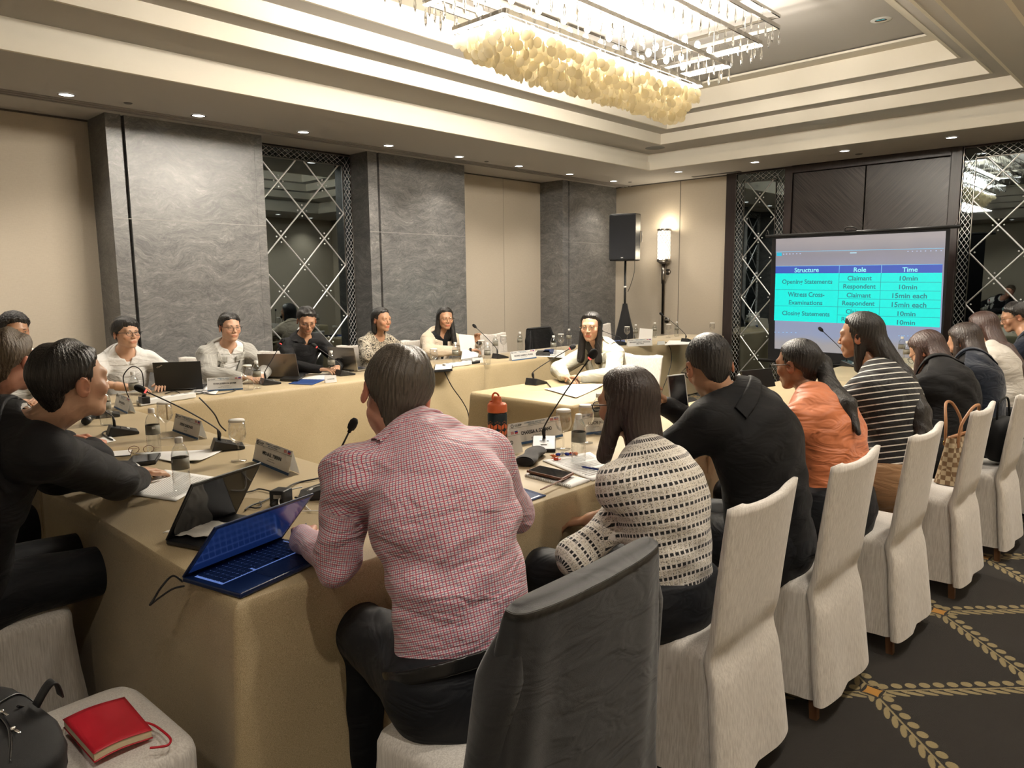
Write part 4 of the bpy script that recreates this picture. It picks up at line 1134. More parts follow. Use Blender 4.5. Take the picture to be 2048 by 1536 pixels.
    def hairf(p):
        q = tohead(p); x, y, z = q.T
        fz = thick*(1-.55*np.clip((.03-z)/.09, 0, 1)) if style in ('short', 'spiky', 'swept') else thick
        slope = (front-bk)/.185
        recess = np.where(np.abs(x) > .030, .012*np.exp(-((np.abs(x)-.052)/.016)**2)*(y > .02), 0)
        pl = (front+recess+slope*(y-.080)) - z - .0022*np.sin(x*170+2)*(y > .04) + (.007*np.sin(x*48+1.1)*np.clip((y-.02)/.03, 0, 1) if not fem else 0)
        nape = cap(q, (-.022, -.066, -.03), (-.014, -.060, bk-.018), .030, .016); nape = smin(nape, cap(q, (.022, -.066, -.03), (.014, -.060, bk-.018), .030, .016), .02); nape = smin(nape, cap(q, (0, -.068, -.03), (0, -.064, bk-.020), .030, .018), .02)
        tf = np.clip(-pl/.030, .15, 1)
        d = ell(q, (0, -.014, .028), (.0755*wide, .095, .085))-fz*tf
        d = smin(d, ell(q, (0, -.035, -.02), (.060, .055, .06))-fz*.4*tf, .03)
        if style == 'spiky': d = d-.005*(np.sin(x*230)*np.sin(y*210+1)*np.sin(z*170))
        if style in ('short', 'swept', 'shaggy'): d = d - .0045*np.clip((z-.06)/.04, 0, 1)*np.sin(x*85+y*50+1)
        sb = cap(q, (-.074*wide, .020, .03), (-.073*wide, .012, -.016), .013, .006); sb = np.minimum(sb, cap(q, (.074*wide, .020, .03), (.073*wide, .012, -.016), .013, .006))
        cut = smin(smin(pl*.8, sb*1.0, .006), nape, .012)
        d = smin(d, nape+.008, .02)
        d = smax(d, cut, .004)
        d = smax(d, -(head_sdf(q, fem, wide)+.002), .001)*1.0
        if style in ('long', 'bob'): d = d+.004*np.exp(-(x/.003)**2)*(z > .05)
        ext = None
        for (a, b, ra, rb, fl) in HX:
            e = ecap(p, a, b, hf, fl, ra, rb) if fl < 1 else cap(p, a, b, ra, rb); ext = e if ext is None else smin(ext, e, .02)
        if ext is not None:
            ext = smax(ext, -(smin(head_sdf(q, fem, wide)*hsc, neck(p), .02)), .002) if style != 'pony' else ext
            # keep the face clear
            fc = ell(q, (0, .080, -.04), (.060*wide, .062, .115)); ext = smax(ext, -fc, .01)
            d = smin(d, ext, .02)
        return (d+sty(q))*1.0
    HX = []
    hy = Vector((hf.x, hf.y, 0)).normalized(); hx_ = Vector((hr.x, hr.y, 0)).normalized()
    for (a, b, ra, rb, fl) in (hang or []):
        A_ = fromhead(*a) if a[0] != 'w' else Vector(a[1:]); B_ = Vector(b[1:]) if b[0] == 'w' else H_+hx_*b[0]+hy*b[1]+Vector((0, 0, b[2])); HX.append((A_, B_, ra, rb, fl))
    pts = np.array([list(H_)]+[list(x[1]) for x in HX]+[list(x[0]) for x in HX])
    lo = np.minimum(np.array(H_)-.14, pts.min(0)-.09); hi = np.maximum(np.array(H_)+.15, pts.max(0)+.09)
    hv, hq_ = nets(hairf, lo, hi, .0036*res)
    if len(hv): mesh_obj('hair', hv, hq_, HAIR[hair], t, root, smooth=1)
    # ---- clothes
    rs = np.random.RandomState(abs(hash(label[:9])) % 1000 if False else int(sum(map(ord, label))) % 1000)
    ph = rs.uniform(0, 6, 8)
    def folds(p, amp):
        z = (p-V3(P))@V3(ax); x = (p-V3(P))@V3(rt); y = (p-V3(P))@V3(fwd)
        n_ = np.sin(z*58+3.0*np.sin(x*13+ph[0])+2*np.sin(y*15+ph[1])+ph[2])*(.5+.5*np.sin(x*17+z*9+ph[3]))
        n_ += .7*np.sin(z*31-x*38+2*np.sin(z*14+ph[4])+ph[5])+.5*np.sin(x*44+y*31+z*21+ph[6])
        return amp*n_*fold*(.35+.65*np.abs(np.sin(z*11+x*7+ph[7])))
    tr_ang = None
    cl = {'long': 1.0, 'mid': .82, 'elbow': .6, 'short': .36, 'none': .12}[sleeve]
    def cut_neck(p, d, r, up=.030):
        return smax(d, -cap(p, N_+ax*(up-.02)+dep*.02, nh+ (nh-N_)*.6, r, r*1.05), .008)
    waist = P-ax*.055
    def shirt(p, e=.010, upto=cl):
        d = smin(torso(p, e), arms(p, e, upto), .028)+folds(p, .0042)
        d = cut_neck(p, d, .064-.004*fem+.004)
        return smax(d, -((p-V3(waist))@V3(ax)), .01)
    res_c = .0075*res
    allp = np.array([list(v) for v in (P, N_, SR, SL, ER, EL, WR_, WL_)]); lo, hi = allp.min(0)-.22, allp.max(0)+.14; lo[2] = max(lo[2], P.z-.12)
    A2 = [(SR, ER, WR_, .05), (SL, EL, WL_, .05)]
    def uvof(v): return bones_uv(v.astype(f4), (P, N_), A2, rt, None)
    v, q_ = nets(lambda p: shirt(p), lo, hi, res_c if not jacket else .009*res)
    mesh_obj('shirt' if not fem else 'blouse', v, q_, CL[top], t, root, uv=uvof(v), smooth=1)
    nax = (nh-N_).normalized()
    if collar:
        def colf(p):
            q = p-V3(N_); z = q@V3(nax); y = q@V3(dep); x = q@V3(rt)
            zc = .034-.30*np.clip(y, -.08, .08)*1.0
            d = smax(np.abs(headneck(p)-.0120)-.0050, np.abs(z-zc)-.021, .004)
            return smax(d, np.where(y > 0, .004+np.clip(z-zc+.02, 0, 1)*.55-np.abs(x), -1.), .003)
        v, q_ = nets(colf, np.array(N_)-.14, np.array(N_)+.14, .0036*res)
        mesh_obj('collar', v, q_, CL[top], t, root, uv=uvof(v), smooth=1)
    if jacket:
        def jac(p):
            e = .024; d = smin(torso(p, e), arms(p, e*.75, .97), .035)+folds(p, .0040)
            d = cut_neck(p, d, .074, .012)
            q = p-V3(P); z = q@V3(ax); x = q@V3(rt); y = (p-V3(P.lerp(N_, .5)))@V3(dep)
            L_ = (N_-P).length; w_ = np.clip((z-L_*.28)/(L_*.72), 0, 1.3)*.088*neckopen*2
            d = smax(d, -smax(smax(np.abs(x)-w_, -(z-L_*.26), .01), np.maximum(-y, y-.15*g-.03), .01), .006)
            # hem over the seat
            return smax(d, -((p-V3(P-ax*.09))@V3(ax)), .01)
        v, q_ = nets(jac, lo, hi, res_c); mesh_obj('jacket', v, q_, CL[jacket], t, root, uv=uvof(v), smooth=1)
        def jc(p):
            q = p-V3(N_); z = q@V3(nax); y = q@V3(dep); x = q@V3(rt)
            zc = -.006-.34*np.clip(y, -.1, .1)
            d = smax(np.abs(headneck(p)-.0275)-.0055, np.abs(z-zc)-.024, .005)
            return smax(d, np.where(y > .0, .035-np.abs(x), -1.), .004)
        v, q_ = nets(jc, np.array(N_)-.16, np.array(N_)+.13, .0042*res); mesh_obj('jacket_collar', v, q_, CL[jacket], t, root, uv=uvof(v))
        if neckopen > .2 and res < 1.6:
            for s in (-1, 1):
                L_ = (N_-P).length; m_ = MB()
                def lp(u, v_, s=s):
                    z = L_*(.30+.66*v_); w0 = max(0, (z-L_*.28)/(L_*.72))*.088*neckopen*2
                    wid = .052*math.sin(PI*min(1, v_*1.15+.05))**.7 if v_ < .8 else .052*(1-(v_-.8)*3)
                    x = s*(w0-.004+wid*u); pos = P+ax*z+rt*x
                    # push out to the jacket surface
                    o_ = .04
                    for _ in range(24):
                        d_ = float(torso(np.array([list(pos+dep*o_)], f4), .024)[0])
                        if abs(d_-.006) < .0015: break
                        o_ += (.006-d_)*.8
                    return pos+dep*o_-root
                m_.grid(lp, 5, 16); m_.build('lapel', CL[jacket], t, solid=.003)
    if trous and legs:
        def tro(p):
            e = .013; TOPZ = .035 if not belt else .055; d = np.minimum(ecap(p, P, W_, dep, .74, .160*g+e+.006, .137*g+e+.006), ecap(p, P+ax*.03, P, dep, .78, .150*g+e, .160*g+e))+folds(p, .0015)
            d = smax(d, (p-V3(P))@V3(ax)-TOPZ, .008); d = smin(d, legs_(p, e)+folds(p, .0022), .06); return smax(d, .1-p[:, 2], .01)
        allp = np.array([list(v) for v in (P, *K, *AN)]); v, q_ = nets(tro, allp.min(0)-.2, allp.max(0)+.2, .011*res)
        mesh_obj('trousers' if not skirt else 'skirt', v, q_, CL[trous], t, root, uv=np.zeros((len(v), 3)), smooth=1)
        if belt:
            def bl(p): return smax(np.abs(ecap(p, P, W_, dep, .74, .160*g+.034, .137*g+.034))-.006, np.abs((p-V3(P))@V3(ax)-.044)-.018, .003)
            v, q_ = nets(bl, np.array(P)-.26, np.array(P)+.26, .0042); mesh_obj('belt', v, q_, SHOE, t, root)
        for a in AN:
            v, q_ = nets(lambda p: smax(ecap(p, Vector((a.x, a.y, .055))-fwd*.03, Vector((a.x, a.y, .045))+fwd*.15, (0, 0, 1), .9, .048, .044), .008-p[:, 2], .004), np.array([a.x-.25, a.y-.25, -.02]), np.array([a.x+.25, a.y+.25, .13]), .009)
            if len(v): mesh_obj('shoe', v, q_, SHOE, t, root, smooth=1)
    if glasses:
        gm = M['black'] if glasses != 'gold' else plain('gold_wire', (.55, .40, .22), .25, 1)
        gl_ = MB(); wre = .0011 if glasses in ('gold', 'thin') else .0018
        for s in (-1, 1):
            rr_ = [(s*.033+.0225*math.cos(2*PI*k/20)*(1 if glasses == 'gold' else 1.08), .1000-.0035*abs(math.cos(2*PI*k/20)), -.004+(.0205 if glasses == 'gold' else .0165)*math.sin(2*PI*k/20)) for k in range(20)]
            gl_.tube(rr_, wre, 6, closed=True); gl_.tube([(s*.0565, .0960, .004), (s*.076*wide, .085, .006), (s*.083*wide, -.006, .004), (s*.082*wide, -.026, -.012)], wre, 6)
        gl_.tube([(-.0105, .1005, .0), (0, .1035, .003), (.0105, .1005, .0)], wre, 6); hm(gl_).build('glasses', gm, t)
    return t
import time as _t; _t0 = _t.time()
def cam_az(p): return Vector((-p[0], -p[1], 0)).normalized()
def look(p, th, pitch=0):
    """direction that turns th degrees to the viewer's right from the line to where the photo was taken"""
    d = cam_az(p); v = Matrix.Rotation(math.radians(th), 3, 'Z') @ d; c = math.cos(math.radians(pitch))
    return Vector((v.x*c, v.y*c, math.sin(math.radians(pitch))))
D = Vector((0, 0, -1))
def rest(face, inward=.5, curl=.3, th=.3):
    """two hands lying palm down, turned a little inward"""
    a = math.radians(face); f_ = Vector((-math.sin(a), math.cos(a), 0)); r_ = Vector((math.cos(a), math.sin(a), 0))
    return [(f_-r_*inward, D, curl, th), (f_+r_*inward, D, curl, th)]
# --- near side, backs to the viewer
H_ = (-1.60, 1.225, 1.232)
person('p', 'man seen from behind in a red and white checked shirt at the near table corner', None, (-1.27, 1.17, .575), (-1.485, 1.205, 1.105), H_, look(H_, 190, -16), 80,
       [(-1.47, 1.56, .84), (-1.56, .99, .83)], [(-1.78, 1.50, .79), (-1.86, 1.07, .80)], rest(80, .4), skin_='pink', hair='grey', style='swept', top='pink', girth=1.16, shw=.19, roll=14, res=.85, hunch=.055, fold=1.3, hsc=1.08, shfwd=(0, .03),
       belt=True)
H_ = (-2.42, .665, 1.255)
person('p', 'young man with black hair in a charcoal suit at the left, looking across the tables', None, (-2.80, .40, .575), (-2.55, .555, 1.115), H_, look(H_, 118, 2), 8,
       [(-2.66, .84, .875), (-2.98, .74, .85)], [(-2.93, 1.00, .80), (-3.05, 1.02, .80)], [((-.9, .4, -.1), D, .4, .3), ((-.3, .9, -.1), D, .4, .3)], skin_='light', hair='black', style='short', top='white', jacket='dark', res=.9, hunch=.06, hsc=1.0, shw=.18, knees=[(-2.70, .93, .56), (-2.93, .93, .56)])
H_ = (-3.25, .69, 1.26)
person('p', 'grey-haired man in a dark suit half hidden at the left edge with clasped hands', None, (-3.60, .38, .575), (-3.42, .52, 1.09), H_, look(H_, 140, -4), 0,
       [(-3.25, .95, .84), (-3.95, .85, .84)], [(-3.72, 1.08, .80), (-3.93, 1.05, .80)], [((-.8, .6, .1), (-.3, -.2, -1), .9, .8), ((.5, .8, .1), (.5, -.4, -1), .9, .8)], skin_='pink', hair='mixed', style='short', top='white', jacket='dark', res=1.1, glasses='thin')
# --- along the marble wall
def wallman(lbl, x, y, z, th, pitch, hipy, elb=None, wri=None, hnd=None, lean=.0, **kw):
    H_ = (x, y, z); hp = (-6.12, hipy, .575); N_ = (x-.09+lean, y*.75+hipy*.25, z-.175)
    e = elb or [(-5.82, hipy-.25, .83), (-5.82, hipy+.25, .83)]; w_ = wri or [(-5.62, hipy-.09, .80), (-5.62, hipy+.09, .80)]
    return person('p', lbl, None, hp, N_, H_, look(H_, th, pitch), -90, e, w_, hnd or rest(-90, .6), **kw)
wallman('man with spiky black hair at the far left, mostly hidden behind others', -5.92, 1.31, 1.245, 20, -8, 1.28, skin_='tan', hair='black', style='spiky', top='white', res=1.3)
wallman('man with glasses in a white short-sleeved shirt behind a black laptop', -5.92, 2.02, 1.185, 30, 2, 2.03, skin_='light', hair='black', style='shaggy', top='white', glasses='black', sleeve='elbow', girth=1.12, wide=1.08, res=1.1,
        elb=[(-5.84, 1.76, .84), (-5.84, 2.34, .84)], wri=[(-5.70, 1.93, .80), (-5.76, 2.20, .80)])
wallman('smiling man with glasses in a pale grey suit and white shirt', -5.92, 2.83, 1.19, 22, -2, 2.84, skin_='light', hair='black', style='short', top='white', jacket='grey', glasses='thin', neckopen=.62, res=1.1, brows=True, wide=1.02)
wallman('man with glasses in a black shirt looking down at his laptop', -5.92, 3.55, 1.215, 12, -22, 3.56, skin_='tan', hair='black', style='short', top='black', glasses='thin', res=1.1, shraise=(0, .03))
wallman('woman with a dark bob in a black and beige floral top looking to the right', -5.92, 4.38, 1.185, 42, 0, 4.40, skin_='tan', hair='black', style='bob', top='floral', fem=1, shw=.150, girth=.92, res=1.1, collar=False,
        hang=[((-.064, -.040, .0), (-.066, -.045, -.105), .028, .026, 1), ((.064, -.04, .0), (.066, -.045, -.105), .028, .026, 1), ((0, -.06, .0), (0, -.065, -.105), .068, .062, .65)], elb=[(-5.86, 4.16, .84), (-5.86, 4.64, .84)])
wallman('woman with long black hair and glasses in a beige blazer holding papers', -5.92, 5.21, 1.165, 18, -3, 5.20, skin_='tan', hair='black', style='long', top='black', jacket='beige', fem=1, shw=.155, girth=1.0, glasses='gold', res=1.1, collar=False, neckopen=.7,
        hang=[((-.066, -.02, .0), (-.092, .01, -.25), .028, .030, 1), ((.066, -.02, .0), (.085, -.03, -.18), .030, .032, 1), ((0, -.06, .0), (0, -.07, -.2), .070, .075, .6)],
        elb=[(-5.86, 4.92, .84), (-5.82, 5.52, .84)], wri=[(-5.64, 5.28, .83), (-5.66, 5.44, .90)], hnd=[((.4, .8, .1), D, .5, .6), ((.1, -.3, .9), (.9, -.3, 0), .6, .8)])
# --- the witness table
H_ = (-3.62, 4.74, 1.175)
person('p', 'woman with long black hair and round glasses in a cream cardigan at the middle table', None, (-3.56, 4.98, .575), (-3.60, 4.83, 1.005), H_, look(H_, -16, -2), 174,
       [(-3.86, 4.62, .82), (-3.30, 4.60, .82)], [(-3.62, 4.42, .80), (-3.46, 4.42, .81)], [((.85, -.25, 0), D, .35, .3), ((-.85, -.15, .02), D, .35, .3)], skin_='light', hair='black', style='long', top='lemon', jacket='cream', fem=1, shw=.15, girth=.9, glasses='gold', res=1.0, collar=False, neckopen=.5,
       hang=[((-.064, -.01, .0), (-.072, .035, -.27), .027, .030, 1), ((.064, -.01, .0), (.075, .035, -.26), .027, .032, 1), ((0, -.06, .0), (0, -.08, -.22), .070, .070, .6)])
# --- right-hand row, backs to the viewer
H_ = (-1.37, 1.985, 1.135)
person('p', 'woman with shoulder-length dark hair and glasses in a black and white tweed jacket', None, (-1.16, 1.93, .565), (-1.27, 1.945, .965), H_, look(H_, -128, -8), 88,
       [(-1.36, 1.70, .69), (-1.42, 2.18, .72)], [(-1.50, 1.84, .63), (-1.60, 2.10, .66)], [((-.5, .5, -.5), (0, .5, -1), .5, .5), ((-.8, -.3, -.2), D, .4, .4)], skin_='tan', hair='brown', style='long', top='tweed', fem=1, shw=.155, girth=.98, glasses='black', res=.85, collar=False, sleeve='mid', trous='trouser',
       hang=[((-.066, -.02, .0), (-.085, .02, -.165), .032, .026, 1), ((.066, -.02, .0), (.085, -.02, -.165), .032, .028, 1), ((0, -.055, .0), (.01, -.085, -.20), .076, .080, .62)], hand_on=(1, 1), hunch=.04)
H_ = (-1.36, 2.51, 1.215)
person('p', 'man with cropped hair and glasses in a black suit raising a phone', None, (-1.12, 2.55, .575), (-1.27, 2.535, 1.075), H_, look(H_, -160, -22), 86,
       [(-1.42, 2.80, .86), (-1.47, 2.29, .86)], [(-1.68, 2.72, 1.00), (-1.63, 2.50, .98)], [((-.3, -.45, .7), (-.3, -.9, -.2), .75, .8), ((-.15, .15, .95), (.2, .95, 0), .75, .7)], skin_='tan', hair='black', style='buzz', top='white', jacket='black', glasses='black', res=.9, girth=1.10, shw=.185, hunch=.05, hsc=1.04, roll=-6)
H_ = (-1.37, 3.36, 1.145)
person('p', 'woman with a black ponytail and glasses in an orange blouse', None, (-1.11, 3.19, .575), (-1.27, 3.27, .975), H_, look(H_, -122, -8), 90,
       [(-1.47, 3.50, .82), (-1.45, 3.00, .82)], [(-1.72, 3.44, .80), (-1.74, 3.16, .80)], rest(90, .3), skin_='brown', hair='black', style='pony', top='orange', fem=1, shw=.165, girth=1.16, glasses='black', res=.95, collar=False, hunch=.045, fold=1.5,
       hang=[((0, -.095, .03), ('w', -1.265, 3.39, 1.155), .028, .034, 1), (('w', -1.265, 3.39, 1.155), ('w', -1.20, 3.30, 1.06), .034, .040, 1), (('w', -1.20, 3.30, 1.06), ('w', -1.095, 3.22, 1.0), .042, .042, 1), (('w', -1.095, 3.22, 1.0), ('w', -1.02, 3.16, .90), .036, .012, 1)])
H_ = (-1.30, 3.96, 1.245)
person('p', 'woman with very long black hair in a black and white striped top', None, (-1.07, 3.84, .575), (-1.20, 3.90, 1.05), H_, look(H_, -104, -4), 90,
       [(-1.42, 4.14, .84), (-1.40, 3.64, .83)], [(-1.70, 4.05, .80), (-1.68, 3.78, .80)], rest(90, .3), skin_='tan', hair='black', style='long', top='striped', fem=1, shw=.165, girth=1.14, res=.95, collar=False, sleeve='elbow', hunch=.05, trous='tan',
       hang=[((-.05, -.02, .0), (-.050, -.02, -.16), .034, .026, 1), ((.05, -.04, .0), (.055, -.09, -.20), .036, .030, 1), ((0, -.06, .0), ('w', -1.09, 3.95, 1.05), .072, .062, .7), (('w', -1.09, 3.95, 1.05), ('w', -.972, 3.84, .90), .060, .050, 1), (('w', -.972, 3.84, .90), ('w', -.928, 3.78, .76), .050, .044, 1), (('w', -.928, 3.78, .76), ('w', -.915, 3.75, .62), .044, .016, 1), (('w', -1.06, 3.90, 1.03), ('w', -.955, 3.78, .72), .05, .02, 1)])
H_ = (-1.22, 4.90, 1.10)
person('p', 'woman with long reddish brown hair bowed over the table in a black jacket', None, (-1.02, 4.60, .575), (-1.13, 4.72, .985), H_, look(H_, -118, -38), 90,
       [(-1.36, 4.98, .83), (-1.34, 4.50, .83)], [(-1.66, 4.92, .80), (-1.66, 4.64, .80)], rest(90, .3), skin_='tan', hair='redbrown', style='long', top='black', jacket='black', fem=1, shw=.16, girth=1.1, res=1.0, collar=False, glasses='thin', hunch=.06,
       hang=[((-.06, -.01, .0), (-.075, .01, -.19), .034, .026, 1), ((.06, -.02, .0), (.07, -.01, -.19), .034, .028, 1), ((0, -.055, .0), ('w', -1.07, 4.80, .99), .078, .080, .65), (('w', -1.05, 4.78, 1.0), ('w', -.955, 4.70, .90), .070, .055, 1), (('w', -.955, 4.70, .90), ('w', -.92, 4.66, .80), .055, .025, 1)])
H_ = (-1.16, 5.52, 1.12)
person('p', 'woman with wavy dark hair in black, behind the reddish-haired woman', None, (-.98, 5.20, .575), (-1.08, 5.33, .99), H_, look(H_, -120, -25), 90,
       [(-1.34, 5.66, .83), (-1.32, 5.16, .83)], [(-1.64, 5.55, .80), (-1.64, 5.28, .80)], rest(90, .3), skin_='tan', hair='brown', style='long', top='black', jacket='navy', fem=1, shw=.16, girth=1.05, res=1.3, collar=False,
       hang=[((-.06, -.01, .0), (-.07, -.01, -.20), .034, .030, 1), ((.06, -.02, .0), (.07, -.05, -.24), .034, .034, 1), ((0, -.055, .0), ('w', -1.04, 5.42, 1.0), .078, .080, .65), (('w', -1.03, 5.40, 1.0), ('w', -.93, 5.32, .86), .07, .035, 1)])
H_ = (-1.20, 6.22, 1.17)
person('p', 'woman with long brown hair in an off-white knit top near the screen', None, (-.96, 5.92, .575), (-1.10, 6.04, 1.01), H_, look(H_, -118, -18), 90,
       [(-1.36, 6.34, .84), (-1.34, 5.86, .84)], [(-1.66, 6.25, .80), (-1.66, 5.98, .80)], rest(90, .3), skin_='tan', hair='redbrown', style='long', top='offwhite', fem=1, shw=.16, girth=1.05, res=1.2, collar=False,
       hang=[((-.06, -.01, .0), (-.07, -.01, -.22), .036, .030, 1), ((.06, -.02, .0), (.08, -.05, -.26), .036, .032, 1), ((0, -.055, .0), ('w', -1.05, 6.12, 1.02), .080, .080, .65), (('w', -1.03, 6.10, 1.02), ('w', -.92, 6.02, .90), .07, .055, 1), (('w', -.92, 6.02, .90), ('w', -.89, 5.98, .80), .055, .025, 1)])
H_ = (-1.17, 7.22, 1.215)
person('p', 'man with glasses and short black hair in a dark suit at the right edge', None, (-.88, 7.05, .575), (-1.04, 7.14, 1.04), H_, look(H_, -76, -16), 90,
       [(-1.25, 7.34, .84), (-1.22, 6.84, .84)], [(-1.55, 7.25, .80), (-1.55, 6.95, .80)], rest(90, .3), skin_='tan', hair='black', style='short', top='white', jacket='navy', res=1.1, glasses='thin', shw=.18, girth=1.08)
print('PEOPLE', _t.time()-_t0)
# ------------------------------------------------------------------ things on the tables
M['clear'] = clearglass('clear_plastic', (.93, .94, .94), 1.3)
M['glass'] = clearglass('wine_glass', (.975, .975, .975), .8)
M['label'] = fabric('bottle_label', (.20, .19, .15), 300, .1, .6)
M['red'] = emit('mic_ring_glow', (1, .06, .05), 3)
M['lid'] = plain('paper_lid', (.82, .80, .76), .7)
M['silver'] = plain('aluminium', (.55, .52, .48), .3, 1)
M['cardpaper'] = translucent('card_paper', (.90, .89, .87), .35); M['cardblue'] = plain('card_blue', (.035, .10, .22), .6); M['cardhead'] = plain('card_head_blue', (.04, .14, .24), .7)
M['bluelit_plastic'] = plain('laptop_blue_reflection', (.008, .020, .075), .3)  # blue of reflected projection light put into the body colour
def water_bottle():
    t = empty('water_bottle')
    pr = [(.0005, .002), (.026, .0), (.031, .006)]
    for k in range(7): z = .012+k*.0105; pr += [(.0318, z), (.0296, z+.005)]
    pr += [(.0315, .088), (.0312, .138), (.0315, .142), (.030, .152), (.025, .170), (.017, .184), (.0125, .190), (.0125, .197)]
    MB().lathe(pr, n=28).build('body', M['clear'], t)
    MB().lathe([(.0317, .092), (.0319, .092), (.0319, .136), (.0317, .136)], n=28).build('label', M['label'], t)
    mb = MB(); mb.lathe([(.0138, .192), (.0145, .194), (.0145, .210), (.0135, .213), (.0002, .213)], n=24); mb.build('cap', M['white'], t)
    q = MB()
    q.add([(.0322*math.cos(a), .0322*math.sin(a), z) for z in (.120, .130) for a in (-1.75, -1.6, -1.45, -1.3)], [(0, 1, 5, 4), (1, 2, 6, 5), (2, 3, 7, 6)], True); q.build('price_sticker', M['paper'], t)
    return t
BOT = [(365, 984, 'clear water bottle on the near corner papers, nearest to the viewer'), (309, 906, 'clear water bottle beside the phone and reading papers near the young man'), (213, 850, 'clear water bottle in front of the young man beside the leftmost name card'),
       (270, 806, 'clear water bottle before the man in the white shirt, by the plug adapter'), (515, 777, 'clear water bottle before the man in the grey suit, beside his covered glass'), (664, 750, 'clear water bottle before the man in the black shirt, by the silver laptop'),
       (911, 728, 'clear water bottle right in front of the woman in the beige blazer'), (975, 729, 'clear water bottle to the right of the beige woman beside the small tent card'), (991, 708, 'clear water bottle partly hidden behind the far gooseneck microphone unit'),
       (1040, 700, 'clear water bottle before the empty chair at the second cream panel'), (1107, 710, 'clear water bottle before the chair with the black jacket'), (1138, 692, 'clear water bottle beside the third marble pier, left of the witness woman'),
       (1157, 924, 'clear water bottle between the covered glass and the tweed woman'), (1197, 868, 'clear water bottle half hidden behind the tweed woman\'s hair'), (1271, 680, 'clear water bottle on the far table beside the folded white paper'),
       (1309, 675, 'clear water bottle on the far table under the wall sconce'), (1353, 673, 'clear water bottle on the far table behind the gooseneck microphone'), (1802, 716, 'clear water bottle on the right table beyond the striped woman'), (1812, 728, 'clear water bottle on the right table beside the reddish-haired woman')]
pb = water_bottle()
for i, (px, py, lb) in enumerate(BOT):
    o = pb if i == 0 else copy_tree(pb); o.location = T(px, py, .752); o.rotation_euler.z = i*1.3; tag(o, lb, 'water bottle', 'water bottles on the tables')
def wine_glass(lid=True):
    t = empty('wine_glass')
    MB().lathe([(.0005, .0015), (.034, .001), (.034, .003), (.006, .006), (.0038, .012), (.0036, .070), (.008, .080), (.030, .098), (.0385, .120), (.0375, .150), (.0325, .183), (.0315, .183), (.0365, .150), (.0372, .122), (.029, .101), (.004, .084), (.0003, .083)], n=32).build('bowl_and_stem', M['glass'], t)
    if lid:
        MB().lathe([(.0002, .190), (.032, .190), (.0335, .188), (.036, .180), (.0352, .180)], n=36).build('paper_lid', M['lid'], t)
    return t
WG = [(478, 922, 'wine glass with paper lid beside the near tent card at the left table'), (333, 876, 'wine glass with paper lid standing behind the second water bottle'), (497, 780, 'wine glass with paper lid before the man in the grey suit'),
      (963, 716, 'wine glass with paper lid before the woman in the beige blazer'), (1007, 704, 'wine glass with paper lid behind the far gooseneck microphone'), (1122, 700, 'wine glass with paper lid before the black jacket chair'),
      (1127, 898, 'wine glass with paper lid on the right table beside the microphone unit'), (1172, 886, 'wine glass with paper lid behind the bottle on the right table'), (1254, 681, 'wine glass on the far table beside the long name card'),
      (1337, 675, 'wine glass on the far table left of the blue lit microphone'), (1692, 730, 'wine glass with paper lid in front of the striped woman'), (868, 738, 'wine glass standing left of the beige woman by the power strip')]
pg = wine_glass()
for i, (px, py, lb) in enumerate(WG):
    o = pg if i == 0 else copy_tree(pg); o.location = T(px, py, .752); tag(o, lb, 'wine glass', 'covered wine glasses on the tables')
# coffee glass upside down at the far table end
o = copy_tree(pg); o.location = T(1424, 672, .752); tag(o, 'lone wine glass with paper lid at the far end of the blue lit table', 'wine glass', 'covered wine glasses on the tables')
